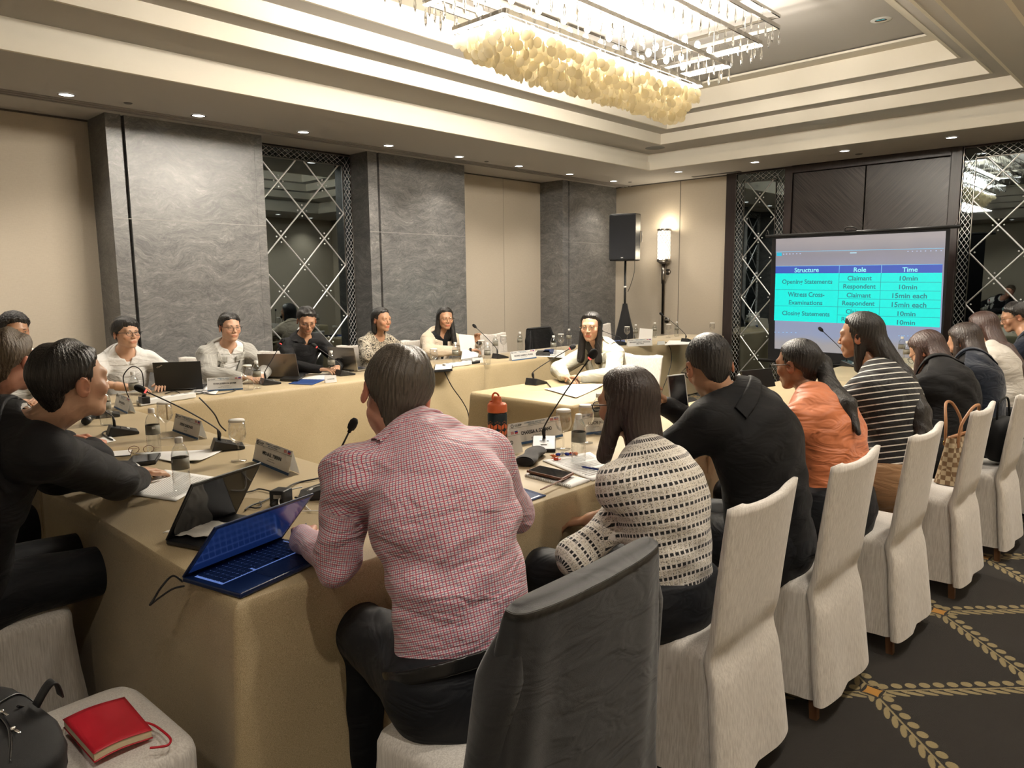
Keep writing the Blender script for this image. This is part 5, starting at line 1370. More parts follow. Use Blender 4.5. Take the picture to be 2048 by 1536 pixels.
# ---- microphones
def mic(bp_, hp, z, label, ring=True, big=1.0, yaw=None):
    B = T(*bp_, .752); cc = Vector((0, 0, CAM_H)); rd_ = (T(*hp, .9)-cc).normalized(); q0 = B+Vector((0, 0, .27)); tt = (q0-cc).dot(rd_); Hh = cc+rd_*tt
    d = Vector((Hh.x-B.x, Hh.y-B.y, 0)); yw = math.atan2(-d.x, d.y) if yaw is None else math.radians(yaw)
    t = empty('desk_microphone', B, yw, label, 'microphone', 'gooseneck conference microphones')
    Ri = Matrix.Rotation(-yw, 3, 'Z'); L = lambda p: Ri @ (Vector(p)-B)
    w_, d_ = .055, .075
    b = MB(); b.add([(-w_, -d_, 0), (w_, -d_, 0), (w_, d_, 0), (-w_, d_, 0), (-w_, -d_, .014), (w_, -d_, .014), (w_, d_*.75, .052), (-w_, d_*.75, .052)], [(0, 3, 2, 1), (4, 5, 6, 7), (0, 1, 5, 4), (1, 2, 6, 5), (2, 3, 7, 6), (3, 0, 4, 7)], False)
    b.build('base_unit', M['black'], t, bevel=.004)
    a = .26
    for (x, y, sx, sy, nm, mt) in ((.0, -.03, .03, .012, 'name_strip', M['paper']), (-.015, .005, .010, .006, 'speak_button', M['silver']), (.018, .005, .008, .005, 'button', M['steel'])):
        zz = .014+(y+d_)/(d_*1.75)*.038+.002; q = MB(); q.box((x, y, zz), (sx, sy, .002), M=Matrix.Rotation(.28, 3, 'X')); q.build(nm, mt, t)
    s0 = Vector((0, d_*.45, .046)); e = L(Hh); up1 = s0+Vector((0, .004, .05)); ln_ = (e-s0).length
    mid = s0.lerp(e, .45)+Vector((0, 0, .16*ln_*.6))
    pts = spline([s0, up1, mid, e], 12)
    b = MB(); b.tube([s0-Vector((0, 0, .01)), s0+Vector((0, .001, .03)), up1], [.008, .007, .0045], 12); b.tube(pts, .0034, 8); b.build('gooseneck', M['black'], t)
    dr = (pts[-1]-pts[-3]).normalized(); q = dr.to_track_quat('Z', 'Y').to_matrix()
    m_ = MB(); m_.lathe([(.0005, -.012), (.0065, -.01), (.0075, 0), (.0135*big, .004), (.0165*big, .018), (.0155*big, .036), (.009*big, .047), (.0003, .050)], c=e, n=18, M=q); m_.build('mic_head', plain('mic_foam', (.008, .008, .009), .9) if 'mic_foam' not in bpy.data.materials else bpy.data.materials['mic_foam'], t)
    if ring: m_ = MB(); m_.lathe([(.0078, -.006), (.0088, -.004), (.0088, .001), (.0078, .003)], c=e, n=18, M=q); m_.build('light_ring', M['red'], t)
    return t
mic((245, 868), (185, 797), .98, 'microphone unit in front of the young man\'s clasped-hand neighbour', True)
mic((455, 897), (290, 782), 1.05, 'microphone with long gooseneck stretching left before the near tent card', True)
mic((212, 833), (192, 745), 1.05, 'microphone unit at the leftmost name card, gooseneck beside the young man\'s face', True)
mic((640, 992), (700, 860), .98, 'microphone unit beside the charger block, left of the checked shirt', False)
mic((540, 768), (562, 687), 1.05, 'microphone standing upright before the grey open laptop', True, yaw=170)
mic((690, 750), (633, 694), .99, 'microphone before the silver laptop with its head bent left', True, yaw=172)
mic((1000, 716), (952, 655), 1.00, 'microphone before the empty chair with its head bent to the beige woman', False, yaw=170)
mic((1072, 768), (1140, 697), 1.05, 'microphone on the square witness table with glowing red ring', True, big=1.2, yaw=185)
mic((1088, 897), (1180, 716), 1.13, 'tall microphone beside the orange flask pointing to the tweed woman', True, big=1.25, yaw=40)
mic((1245, 690), (1205, 662), .97, 'blue lit microphone unit beside the long far name card', False, yaw=170)
mic((1375, 684), (1325, 630), 1.00, 'blue lit microphone at the far end of the marble wall row', False, yaw=170)
mic((1700, 732), (1645, 662), 1.05, 'microphone whose head stands before the projection screen', False, yaw=80)
# ---- tent cards
def card(a, b, h, label, lines, z=.752, head=True, strip=True, foldback=.45):
    A, B = T(*a, z), T(*b, z); u = (B-A); W_ = u.length; u.normalize(); n_ = Vector((u.y, -u.x, 0))
    if n_.dot(Vector((0, 0, 0))-A) < 0: n_ = -n_
    c = (A+B)/2; t = empty('name_card', c, 0, label, 'name card', 'folded name cards on the tables')
    tl = h*foldback; upv = (Vector((0, 0, h))-n_*tl*.55).normalized(); hh = (Vector((0, 0, h))-n_*tl*.55)
    L_ = hh.length
    P = lambda s, v, d=0: u*(s*W_/2)+upv*(v*L_)+n_.lerp(Vector((0, 0, 0)), 0)*d
    bk = -n_*tl*1.1
    q = MB(); q.add([P(-1, 0), P(1, 0), P(1, 1), P(-1, 1), u*(W_/2)+bk, -u*(W_/2)+bk], [(0, 1, 2, 3), (3, 2, 4, 5)], False); q.build('folded_card', M['cardpaper'], t, solid=.0008)
    nn = u.cross(upv)
    if nn.dot(n_) < 0: nn = -nn
    uu = u if u.cross(upv).dot(n_) > 0 else -u
    def quad(s0, s1, v0, v1, mat, nm, d=.0012):
        f = MB(); f.add([P(s0, v0)+nn*d, P(s1, v0)+nn*d, P(s1, v1)+nn*d, P(s0, v1)+nn*d], [(0, 1, 2, 3)], False); return f.build(nm, mat, t)
    if strip: quad(-1, 1, .0, .11, M['cardblue'], 'blue_footer')
    if head:
        quad(-1, 1, .775, .785, M['ink'], 'head_rule')
        sg = 1 if uu == u else -1
        text('CLDP', 'card_logo_text', M['ink'], t, P(-.66*sg, .88)+nn*.001, uu, upv, W_*.13, L_*.085, .02)
        ri = MB(); ri.tube([P(-.88*sg, .88)+nn*.001+(uu*math.cos(k*PI/6)+upv*math.sin(k*PI/6))*W_*.022 for k in range(12)], W_*.004, 5, closed=True); ri.build('card_seal', M['ink'], t)
        text('COMMERCIAL ARBITRATION', 'card_heading', M['cardhead'], t, P(-.02*sg, .925)+nn*.001, uu, upv, W_*.40, L_*.05, .02)
        text('BEST PRACTICES', 'card_heading', M['cardhead'], t, P(-.02*sg, .85)+nn*.001, uu, upv, W_*.25, L_*.05, .02)
        quad(*sorted((.58*sg, .72*sg)), .83, .95, plain('flag_red_stripes', (.55, .25, .25), .7) if 'flag_red_stripes' not in bpy.data.materials else bpy.data.materials['flag_red_stripes'], 'flag')
        f1 = quad(*sorted((.77*sg, .92*sg)), .89, .95, bpy.data.materials.get('flag_blue') or plain('flag_blue', (.04, .06, .35), .7), 'flag')
        f2 = quad(*sorted((.77*sg, .92*sg)), .83, .89, bpy.data.materials.get('flag_red') or plain('flag_red', (.5, .03, .05), .7), 'flag')
    for (s_, v, w_, hh_) in lines:
        text(s_, 'card_text', M['ink'], t, P(0, v)+nn*.001, uu, upv, W_*w_, L_*hh_, .03 if hh_ > .1 else 0)
    return t
card((505, 922), (577, 952), .100, 'name card reading MICHAEL TURRINI beside the near wine glass', [('MICHAEL TURRINI', .52, .52, .15), ('Speaker', .36, .16, .05), ('Arbitrator', .27, .22, .05)])
card((345, 862), (396, 880), .095, 'name card behind the long gooseneck microphone on the left table', [('STEVE GARDNER', .52, .50, .15), ('Speaker', .36, .16, .05), ('CLDP', .25, .12, .06)])
card((228, 815), (255, 828), .095, 'leftmost name card beside the young man\'s water bottle', [('ERIN SANDRA', .52, .42, .14), ('Speaker', .36, .16, .05)])
card((415, 783), (486, 779), .098, 'name card reading RYAN JOSEPH N. JAVIER before the grey suit', [('RYAN JOSEPH N. JAVIER', .52, .64, .15), ('State Solicitor', .34, .25, .05), ('Office of the Solicitor', .24, .4, .05)])
card((1024, 722), (1073, 716), .090, 'name card reading RICHARD GABRIEL A. PILARES beside the far microphone', [('RICHARD GABRIEL A. PILARES', .5, .75, .17), ('Associate', .3, .25, .06)])
card((1256, 693), (1305, 691), .085, 'name card of two text lines on the blue lit table', [('BERNADETTE FRAN P. FERNANDEZ', .55, .84, .15), ('DELA CRUZ', .33, .3, .15)], strip=False)
card((1024, 893), (1126, 873), .105, 'name card reading CHARISSA A. SORIANO behind the tall microphone', [('CHARISSA A. SORIANO', .50, .60, .17), ('Lawyer', .32, .16, .06), ('Arbitration', .22, .26, .06)])
card((962, 925), (1046, 904), .105, 'name card ending in PALAD partly hidden behind the orange flask', [('ANNA B. PALAD', .50, .60, .17)], strip=False)
card((1156, 872), (1232, 862), .105, 'name card half hidden behind the tweed woman\'s hair', [('LUCY JO', .50, .40, .17), ('Lawyer', .32, .16, .06)])
card((651, 766), (674, 764), .055, 'small white tent card at the edge of the marble wall row', [('CONSECRATED', .5, .6, .12)], head=False, strip=False)
card((946, 727), (967, 725), .050, 'small cream tent card before the woman in the beige blazer', [('RESERVED', .5, .5, .12)], head=False, strip=False)
card((1316, 690), (1330, 689), .045, 'tiny white tent card on the blue lit table', [], head=False, strip=False)
# ---- papers
def sheet(px, label, lines=0, z=.752, th=.0012, curl=0, cat='paper', mat=None, name='paper_sheet', group=None):
    P = [T(*p, z) for p in px]; c = sum(P, Vector())/4; t = empty(name, c, 0, label, cat, group)
    def fn(u, v): p = (P[0]*(1-u)+P[1]*u)*(1-v)+(P[3]*(1-u)+P[2]*u)*v; p = p-c; return (p.x, p.y, p.z*0+.0015+curl*((u-.5)**2*1.2+.4*u*v))
    m_ = MB(); m_.grid(fn, 10, 10); m_.build('page', mat or M['paper'], t, solid=th)
    if lines:
        l = MB()
        for k in range(lines):
            v = .12+.78*k/lines
            u0, u1 = .10, .9 if (k % 5) != 4 else .55
            a_, b_ = Vector(fn(u0, v)), Vector(fn(u1, v)); d_ = Vector(fn(u0, v+.20/lines))-a_
            l.add([a_+Vector((0, 0, th)), b_+Vector((0, 0, th)), b_+d_+Vector((0, 0, th)), a_+d_+Vector((0, 0, th))], [(0, 1, 2, 3)], False)
        l.build('printed_lines', bpy.data.materials.get('grey_print') or plain('grey_print', (.45, .44, .43), .8), t)
    return t
sheet([(262, 990), (330, 940), (432, 955), (352, 1003)][::-1], 'printed page under the nearest water bottle at the left', 16)
sheet([(268, 908), (343, 925), (400, 925), (450, 900)], 'blank white sheet with curled edges behind the nearest bottle', 0, curl=.012)
sheet([(182, 888), (215, 868), (232, 882), (196, 890)], 'white note beneath the clasped hands', 0)
sheet([(1085, 922), (1180, 905), (1240, 945), (1185, 962)], 'printed report beside the tweed woman with a blue pen', 14, th=.004)
sheet([(1088, 779), (1150, 769), (1208, 772), (1152, 797)], 'white sheet folded open on the witness table', 0, curl=.02)
sheet([(590, 760), (650, 747), (672, 752), (640, 762)], 'white papers before the man in the black shirt', 6)
sheet([(380, 785), (395, 770), (445, 772), (430, 790)], 'papers lying in front of the black laptop', 3)
sheet([(1130, 716), (1060, 712), (1075, 700), (1130, 700)], 'white papers before the empty far chair', 3)
sheet([(1330, 690), (1398, 688), (1402, 682), (1338, 682)], 'white document stack on the blue lit table', 0, th=.012)
sheet([(1800, 745), (1850, 740), (1860, 760), (1815, 765)], 'white paper in front of the reddish-haired woman', 3)
M['folder'] = N('blue_folder').p(Base_Color=(.07, .10, .20), Roughness=.25).m; M['folder2'] = plain('deep_blue_folder', (.01, .05, .22), .4)
sheet([(1000, 1012), (1010, 966), (1092, 992), (1010, 1020)], 'blue grey folder at the right elbow of the checked shirt man', 0, th=.004, mat=M['folder'], cat='folder', name='folder')
sheet([(577, 768), (602, 759), (650, 760), (624, 770)], 'dark blue folder at the edge of the marble wall row', 0, th=.006, mat=M['folder2'], cat='folder', name='folder')
# folded sheet standing on the far table
t = empty('paper_sheet', T(1292, 683, .752), 0, 'white sheet standing folded on the far blue lit table', 'paper'); q = MB(); q.add([(-.12, 0, 0), (.08, .02, 0), (.07, .05, .16), (-.12, .03, .17)], [(0, 1, 2, 3)]); q.build('page', M['paper'], t, solid=.001)
# ---- laptops
def laptop(a, dirto, W_, D_, Hl, tilt, side, label, body, screen, z=.752, keys=True, logo=None, kb=None):
    A = T(*a, z); u = (T(*dirto, z)-A); u.z = 0; u.normalize(); B = A+u*W_; c = (A+B)/2
    n_ = Vector((u.y, -u.x, 0)); n_ = n_ if n_.dot(-A) > 0 else -n_
    t = empty('laptop', c, 0, label, 'laptop')
    k = n_*side     # direction of the user
    R_ = Matrix((u, k, u.cross(k))).transposed()
    m_ = MB(); m_.box(k*D_/2+Vector((0, 0, .008)), (W_, D_, .014), M=R_); m_.build('base', body, t, bevel=.004)
    ld = (Vector((0, 0, math.cos(tilt)))-k*math.sin(tilt)); lu = u; lw = lu.cross(ld)
    RL = Matrix((lu, ld, lw)).transposed(); lc = Vector((0, 0, .014))+ld*Hl/2
    m_ = MB(); m_.box(lc, (W_, Hl, .006), M=RL); m_.build('lid', body, t, bevel=.002)
    sg = 1 if lw.dot(k) > 0 else -1
    m_ = MB(); m_.box(lc+lw*sg*.0034+ld*.004, (W_*.94, Hl*.88, .0008), M=RL); m_.build('screen', screen, t)
    m_ = MB(); m_.tube([Vector((0, 0, .012))-u*W_*.35, Vector((0, 0, .012))+u*W_*.35], .006, 10); m_.build('hinge', M['black'], t)
    if keys:
        kb = kb or (M['black'], None)
        if kb[1]:
            m_ = MB(); m_.box(k*D_*.36+Vector((0, 0, .0152)), (W_*.90, D_*.48, .0006), M=R_); m_.build('key_backlight', kb[1], t)
        m_ = MB(); rows_, cols = 6, 15
        for r_ in range(rows_):
            for c_ in range(cols):
                if r_ == 5 and 4 < c_ < 9: continue
                m_.box(u*W_*(-.43+.86*(c_+.5)/cols)+k*D_*(.13+.46*(r_+.5)/rows_)+Vector((0, 0, .0165)), (W_*.86/cols*.84, D_*.46/rows_*.82, .0022), M=R_)
        m_.box(u*W_*.0+k*D_*(.13+.46*5.5/rows_)+Vector((0, 0, .0165)), (W_*.24, D_*.46/rows_*.82, .0022), M=R_)
        m_.build('keyboard', kb[0], t)
        m_ = MB(); m_.box(k*D_*.80+Vector((0, 0, .0152)), (W_*.34, D_*.30, .0007), M=R_); m_.build('touchpad', bpy.data.materials.get('touchpad') or plain('touchpad', (.012, .022, .06), .25), t)
    if logo:
        P0 = lc-lw*sg*.0036
        if logo == 'disc':
            q = MB(); q.ball((0, 0, 0), (.010, .011, .0006), 16, M=RL); q.v = [tuple(Vector(v)+P0) for v in q.v]; q.build('lid_emblem', M['chrome'], t)
        else: text(logo, 'lid_writing', M['silver'], t, P0-u*W_*.36+ld*Hl*.36 if True else P0, (u*.85+ld*.5).normalized()*(1), (ld*.85-u*.5).normalized(), .045, .010, .01)
    return t
q = N('laptop_screen_blue_reflection'); q.p(Base_Color=(.004, .010, .045), Roughness=.12, Emission_Color=(.02, .06, .28), Emission_Strength=.22); SB = q.m  # blue tint and faint glow paint reflected light into the dark screen
q = N('key_backlight'); q.p(Base_Color=(.1, .2, .6), Emission_Color=(.25, .40, 1.0), Emission_Strength=.35); KB_ = q.m
t = laptop((365, 1165), (620, 1062), .345, .225, .215, -.73, 1, 'laptop reflecting blue light, with lit keys, open at the near table corner', M['bluelit_plastic'], SB, kb=(plain('keys_blue_reflection', (.008, .018, .06), .3), KB_))  # key colour holds the same reflected blue
SD = plain('dark_screen', (.006, .005, .006), .08)
laptop((332, 1090), (475, 1034), .285, .20, .225, -.58, 1, 'black tablet laptop with dark screen behind the blue lit laptop', M['black'], SD, keys=False)
laptop((312, 783), (405, 779), .33, .22, .215, .25, -1, 'black laptop seen from behind, before the man in the white shirt', M['black'], SD, logo='Think')
laptop((523, 757), (596, 757), .33, .22, .21, .30, -1, 'grey laptop seen from behind, before the man in the black shirt', plain('taupe_laptop', (.22, .19, .16), .3, .6), SD)
laptop((663, 740), (724, 744), .32, .22, .21, .22, -1, 'silver laptop with round lid emblem beside the floral top', M['silver'], SD, logo='disc')
# crumpled tissue on the tablet laptop
t = empty('tissue_paper', T(425, 1062, .77), .5, 'crumpled white tissue lying on the tablet laptop keyboard', 'tissue'); m_ = MB()
m_.grid(lambda u, v: ((u-.5)*.25, (v-.5)*.14+.006*math.sin(u*23), .006+.006*noise.noise(Vector((u*6, v*5, 3)))+.004*noise.noise(Vector((u*17, v*14, 3)))), 40, 26); m_.build('tissue', fabric('tissue_white', (.74, .70, .62), 300), t, solid=.001)
# tablet held before the woman in orange
t = empty('tablet', TX(1514, 762, -1.72), 0, 'tablet with lit page held up before the woman in the orange blouse', 'tablet', None)
C0 = TX(1514, 762, -1.72); cs = [TX(1481, 742, -1.72)-C0, TX(1541, 736, -1.69)-C0, TX(1550, 772, -1.69)-C0, TX(1493, 780, -1.72)-C0]
m_ = MB(); m_.add([c*1.0 for c in cs], [(0, 1, 2, 3)], False); m_.build('case', M['black'], t, solid=.008)
tow = (Vector((0, 0, CAM_H))-C0).normalized()*.006
m_ = MB(); m_.add([c*.84+tow for c in cs], [(0, 1, 2, 3)], False); m_.build('screen', emit('tablet_page', (.16, .24, .48), 1.0), t)
m_ = MB()
for k in range(4):
    a_ = cs[0].lerp(cs[3], .2+.18*k)*.8; b_ = cs[1].lerp(cs[2], .2+.18*k)*.8; e_ = (cs[3]-cs[0])*.02; m_.add([a_+tow*1.3, b_+tow*1.3, b_+e_+tow*1.3, a_+e_+tow*1.3], [(0, 1, 2, 3)], False)
m_.build('table_rules', emit('tablet_ink', (.06, .10, .24), 1.0), t)
# phone raised by the man in the black suit
C0 = TX(1356, 785, -1.66); d_ = (C0-Vector((0, 0, CAM_H))).normalized()
t = empty('smartphone', C0, 0, 'black phone in a pale case held up by the man in the black suit', 'phone'); nn = -d_; uu = Vector((d_.y, -d_.x, 0)).normalized(); vv = uu.cross(d_).normalized()*1; vv = vv if vv.z > 0 else -vv
nn = (nn+uu*.25).normalized(); uu = Vector((0, 0, 1)).cross(nn).normalized(); vv = nn.cross(uu); vv = (vv+uu*-.10).normalized(); uu = vv.cross(nn).normalized()
RP = Matrix((uu, vv, nn)).transposed()
m_ = MB(); m_.box((0, 0, 0), (.080, .158, .010), M=RP); m_.build('case', plain('pale_case', (.5, .5, .47), .4), t, bevel=.004)
m_ = MB(); m_.box(nn*.0056, (.070, .148, .0012), M=RP); m_.build('screen', M['blackgloss'], t, bevel=.0005)
# phone and spiral notebook beside the tweed woman
t = sheet([(1050, 952), (1075, 938), (1180, 962), (1140, 976)], 'spiral notebook under the phone on the right table', 0, th=.009, name='notebook', cat='notebook')
sp_ = MB(); a_, b_ = T(1050, 954, .755)-t.location, T(1140, 976, .755)-t.location
for k in range(26):
    p = a_.lerp(b_, (k+.5)/26); sp_.tube([p+Vector((0, 0, .006))+Vector((.0, -.006*math.cos(x*PI/4), .007*math.sin(x*PI/4))) for x in range(8)], .0009, 4, closed=True)
sp_.build('spiral_binding', M['steel'], t)
def flatbox(px, z, th, name, cat, label, mats, group=None):
    P = [T(*p, z) for p in px]; c = sum(P, Vector())/4; t = empty(name, c, 0, label, cat, group)
    m_ = MB(); v = [p-c for p in P]; m_.add([*v, *[p+Vector((0, 0, th)) for p in v]], [(0, 1, 2, 3), (4, 7, 6, 5), (0, 4, 5, 1), (1, 5, 6, 2), (2, 6, 7, 3), (3, 7, 4, 0)], False); m_.build('case', mats[0], t, bevel=.002)
    m_ = MB(); m_.add([p*.92+Vector((0, 0, th+.0008)) for p in v], [(0, 1, 2, 3)], False); m_.build('screen', mats[1], t); return t
brn = plain('brown_leather', (.16, .06, .03), .4)
t = flatbox([(1053, 945), (1078, 935), (1148, 950), (1125, 962)], .765, .010, 'smartphone', 'phone', 'phone in a brown case lying on the spiral notebook', (brn, M['blackgloss']))
m_ = MB(); m_.tube(spline([T(p[0], p[1], .770)-t.location for p in ((1140, 952), (1118, 962), (1095, 972), (1081, 979), (1090, 976), (1112, 966), (1135, 956))], 6), .0022, 6); m_.build('wrist_strap', brn, t)
t = flatbox([(250, 935), (265, 918), (322, 912), (312, 928)], .752, .016, 'smartphone', 'phone', 'black phone in a wallet case beside the young man\'s hand', (M['black'], SD))
t = flatbox([(212, 915), (218, 904), (266, 900), (262, 912)], .752, .003, 'badge', 'badge', 'pale identity badge in a clear sleeve near the young man', (M['clear'], M['paper']))
m_ = MB(); 
for s in (-1, 1): m_.tube([(s*.033+.024*math.cos(k*PI/6), .015*math.sin(k*PI/6)*.4, .018+.016*math.sin(k*PI/6)) for k in range(12)], .0015, 5, closed=True); m_.tube([(s*.058, 0, .022), (s*.05, .09, .004)], .0015, 5)
o = m_.build('reading_glasses', brn); o.location = T(283, 906, .752); o.rotation_euler.z = .9; tag(o, 'folded tortoiseshell reading glasses above the wallet phone', 'glasses')
# torch shaped black recorder at the left
t = empty('flashlight', T(178, 838, .775), math.radians(60), 'black cylindrical torch lying before the young man', 'torch'); m_ = MB(); m_.lathe([(.0005, -.09), (.018, -.09), (.018, .03), (.022, .035), (.022, .08), (.0005, .08)], n=20, M=Matrix.Rotation(PI/2, 3, 'X')); m_.build('barrel', M['black'], t)
m_ = MB(); m_.lathe([(.0225, .036), (.024, .038), (.024, .044), (.0225, .046)], n=20, M=Matrix.Rotation(PI/2, 3, 'X')); m_.build('grip_ring', M['steel'], t)
# pens
def pen(a, b, mat, label, z=.757):
    A, B = T(*a, z), T(*b, z); t = empty('pen', A, 0, label, 'pen'); m_ = MB(); m_.tube([Vector(), (B-A)*.12, (B-A)*.9, (B-A)], [.0012, .0042, .0042, .003], 10); m_.build('barrel', mat, t); m_ = MB(); m_.tube([(B-A)*.6+Vector((0, 0, .005)), (B-A)*.95+Vector((0, 0, .005))], .0012, 6); m_.build('clip', M['steel'], t)
pen((1163, 933), (1200, 940), plain('pen_blue', (.01, .03, .2), .3), 'dark blue pen on the printed report by the tweed woman', .763)
pen((1093, 764), (1102, 775), M['black'], 'short black pen lying on the witness table')
pen((1000, 917), (1032, 913), M['white'], 'white pen tucked into the black pouch', .79)
# black pouch, sweets
t = empty('pouch', T(1062, 920, .752), math.radians(118), 'black cloth pouch beside the orange flask', 'pouch'); m_ = MB()
m_.grid(lambda u, v: ((v-.5)*.24, (.042+.006*math.sin(v*9))*math.cos(u*2*PI)*(1 if v < .97 else .9), .020+.020*math.sin(u*2*PI)*(1+.15*math.sin(v*11+u*5))), 24, 20); m_.build('wrap', fabric('pouch_cloth', (.010, .010, .011), 500), t)
m_ = MB(); m_.ball((-.118, 0, .02), (.008, .041, .019), 14); m_.ball((.118, 0, .02), (.008, .041, .019), 14); m_.build('end_flap', fabric('pouch_cloth_end', (.008, .008, .009), 500), t)
swc = [plain('sweet_red', (.6, .06, .02), .25), plain('sweet_blue', (.03, .05, .35), .25), plain('sweet_silver', (.6, .6, .62), .25), plain('sweet_orange', (.7, .18, .04), .25)]
nm = ['red', 'blue', 'silver', 'orange']
for k, (px, py, ci) in enumerate(((1108, 912, 3), (1116, 909, 1), (1124, 907, 2), (1134, 908, 1), (1143, 907, 0), (1152, 907, 3), (1112, 918, 0))):
    t = empty('wrapped_sweet', T(px, py, .762), k*1.1, '%s foil wrapped sweet in the small pile behind the report%s' % (nm[ci], ['', '', '', ', further right', '', ', rightmost', ''][k]), 'sweet', 'foil wrapped sweets behind the report')
    m_ = MB(); m_.ball((0, 0, 0), (.013, .009, .008), 10); m_.build('sweet', swc[ci], t)
    m_ = MB()
    for s in (-1, 1): m_.add([(s*.011, 0, 0), (s*.022, -.008, .004), (s*.021, .0, -.002), (s*.022, .008, .004)], [(0, 1, 2), (0, 2, 3)], False)
    m_.build('twist', swc[ci], t, solid=.0006)
# ---- orange lidded flask
fo = T(996, 938, .752); t = empty('water_flask', fo, 0, 'dark flask with orange rhombus pattern and orange looped lid', 'flask')
org = plain('flask_orange', (.78, .17, .055), .4); teal = plain('flask_sleeve', (.006, .022, .028), .5)
MB().lathe([(.0005, 0), (.038, 0), (.041, .004), (.041, .235), (.037, .243), (.034, .246)], n=40).build('sleeve', teal, t)
m_ = MB(); r_ = .0415
def rh(ca, cz, wa, hz, sk=0):
    pts = [(-wa, -sk), (0, -hz), (wa, sk), (0, hz)]; m_.add([(r_*math.cos(ca+x/r_), r_*math.sin(ca+x/r_), cz+z) for x, z in pts], [(0, 1, 2, 3)], False)
def par(ca, cz, s):
    w_, h_ = .0065, .0085; pts = [(-w_, -h_-s*.0035), (w_, -h_+s*.0035), (w_, h_+s*.0035), (-w_, h_-s*.0035)]; m_.add([(r_*math.cos(ca+x/r_), r_*math.sin(ca+x/r_), cz+z) for x, z in pts], [(0, 1, 2, 3)], False)
for row in range(8):
    for k in range(8):
        ca = 2*PI*(k+.5*(row % 2))/8; cz = .205-row*.0265; rh(ca, cz, .0125, .0065)
        par(ca-.0085/r_, cz-.0175, 1); par(ca+.0085/r_, cz-.0175, -1)
m_.build('rhombus_pattern', org, t)
MB().lathe([(.034, .244), (.041, .246), (.042, .250), (.041, .275), (.036, .282), (.020, .284), (.018, .300), (.0165, .310), (.0005, .311)], n=36).build('lid', org, t)
m_ = MB(); m_.tube([(-.012+.020*math.cos(a), .004, .302+.022*math.sin(a)) for a in np.linspace(0, 2*PI, 20)[:-1]], .004, 8, closed=True); m_.build('carry_loop', org, t)
m_ = MB(); m_.tube([(-.042, 0, .262), (-.040, 0, .284), (-.02, 0, .290)], .005, 8); m_.build('latch', org, t)
# white cup behind the checked sleeve
t = empty('coffee_cup', T(985, 972, .752), 0, 'white coffee cup on a saucer half hidden by the checked sleeve', 'cup'); MB().lathe([(.0005, .006), (.03, .006), (.04, .04), (.042, .066), (.039, .066), (.036, .04), (.0005, .012)], n=28).build('cup', M['white'], t)
MB().lathe([(.0005, 0), (.04, 0), (.068, .010), (.068, .013), (.04, .005), (.0005, .005)], n=32).build('saucer', M['white'], t)
u_ = (T(1012, 955, .8)-T(985, 972, .8)).normalized(); m_ = MB(); m_.tube([u_*.040+Vector((0, 0, .055)), u_*.062+Vector((0, 0, .056)), u_*.068+Vector((0, 0, .035)), u_*.044+Vector((0, 0, .024))], .0045, 8); m_.build('handle', M['white'], t)
# ---- power strips, adapters and cables
def strip(a, b, label):
    A, B = T(*a, .752), T(*b, .752); u = (B-A).normalized(); c = (A+B)/2; L_ = (B-A).length; yw = math.atan2(u.y, u.x)
    t = empty('power_strip', c, yw, label, 'power strip'); m_ = MB(); m_.box((0, 0, .02), (L_, .055, .038)); m_.build('housing', M['white'], t, bevel=.006)
    for k in range(4): m_ = MB(); m_.lathe([(.0003, .0), (.017, 0), (.018, .002), (.0003, .002)], c=(-L_*.36+k*L_*.24, 0, .0385), n=20); m_.build('socket', plain('socket_grey', (.3, .3, .29), .5) if 'socket_grey' not in bpy.data.materials else bpy.data.materials['socket_grey'], t)
    m_ = MB(); m_.lathe([(.0003, 0), (.016, 0), (.016, .004), (.0003, .004)], c=(-L_/2-.003, 0, .02), n=16, M=Matrix.Rotation(PI/2, 3, 'Y')); m_.build('end_cap', M['steel'], t)
strip((277, 812), (388, 795), 'white power strip on the table before the black laptop')
strip((888, 736), (940, 729), 'white power strip at the table edge left of the beige woman')
def cable(pts, r, mat, label, z=.757):
    P = [T(p[0], p[1], p[2] if len(p) > 2 else z) for p in pts]; o = MB().tube(spline(P, 8), r, 6).build('cable', mat); return tag(o, label, 'cable', None)
P0 = T(886, 742, .77); pts = [P0, P0+Vector((.08, .0, -.01))]
def drape(p0, pts, label, r=.0045, mat=None):
    o = MB().tube(spline([p0]+pts, 8), r, 6).build('cable', mat or M['black']); return tag(o, label, 'cable')
drape(TX(888, 739, -5.04), [TX(893, 752, -4.95), TX(905, 775, -4.95), TX(925, 803, -4.95), TX(936, 826, -4.95), TX(941, 860, -4.94)], 'black cable hanging from the power strip over the gold cloth')
drape(TX(1331, 684, -4.98), [TX(1340, 695, -4.94), TX(1343, 720, -4.93), TX(1336, 750, -4.93), TX(1323, 785, -4.93), TX(1316, 815, -4.93)], 'dark cable looping down the front of the blue lit table')
drape(TX(398, 795, -4.98), [TX(415, 812, -4.95), TX(430, 830, -4.94), TX(440, 850, -4.94), TX(452, 862, -4.94)], 'black cable running down the cloth below the black laptop', .005)
cable([(330, 788), (350, 782), (372, 792), (395, 783), (430, 789), (470, 781), (452, 777), (420, 783), (388, 790)], .003, M['black'], 'tangled black charger cable before the grey suit man\'s name card')
wh = plain('white_cable', (.75, .73, .68), .5)
t = empty('charger_block', T(563, 1008, .752), .5, 'black square charger block with plugs left of the checked shirt', 'charger'); MB().box((0, 0, .028), (.06, .06, .055)).build('block', M['black'], t, bevel=.006)
MB().box((.005, -.031, .035), (.03, .004, .014)).build('socket', M['steel'], t); MB().tube([(0, -.03, .02), (.0, -.06, .014)], .009, 10).build('plug', M['black'], t)
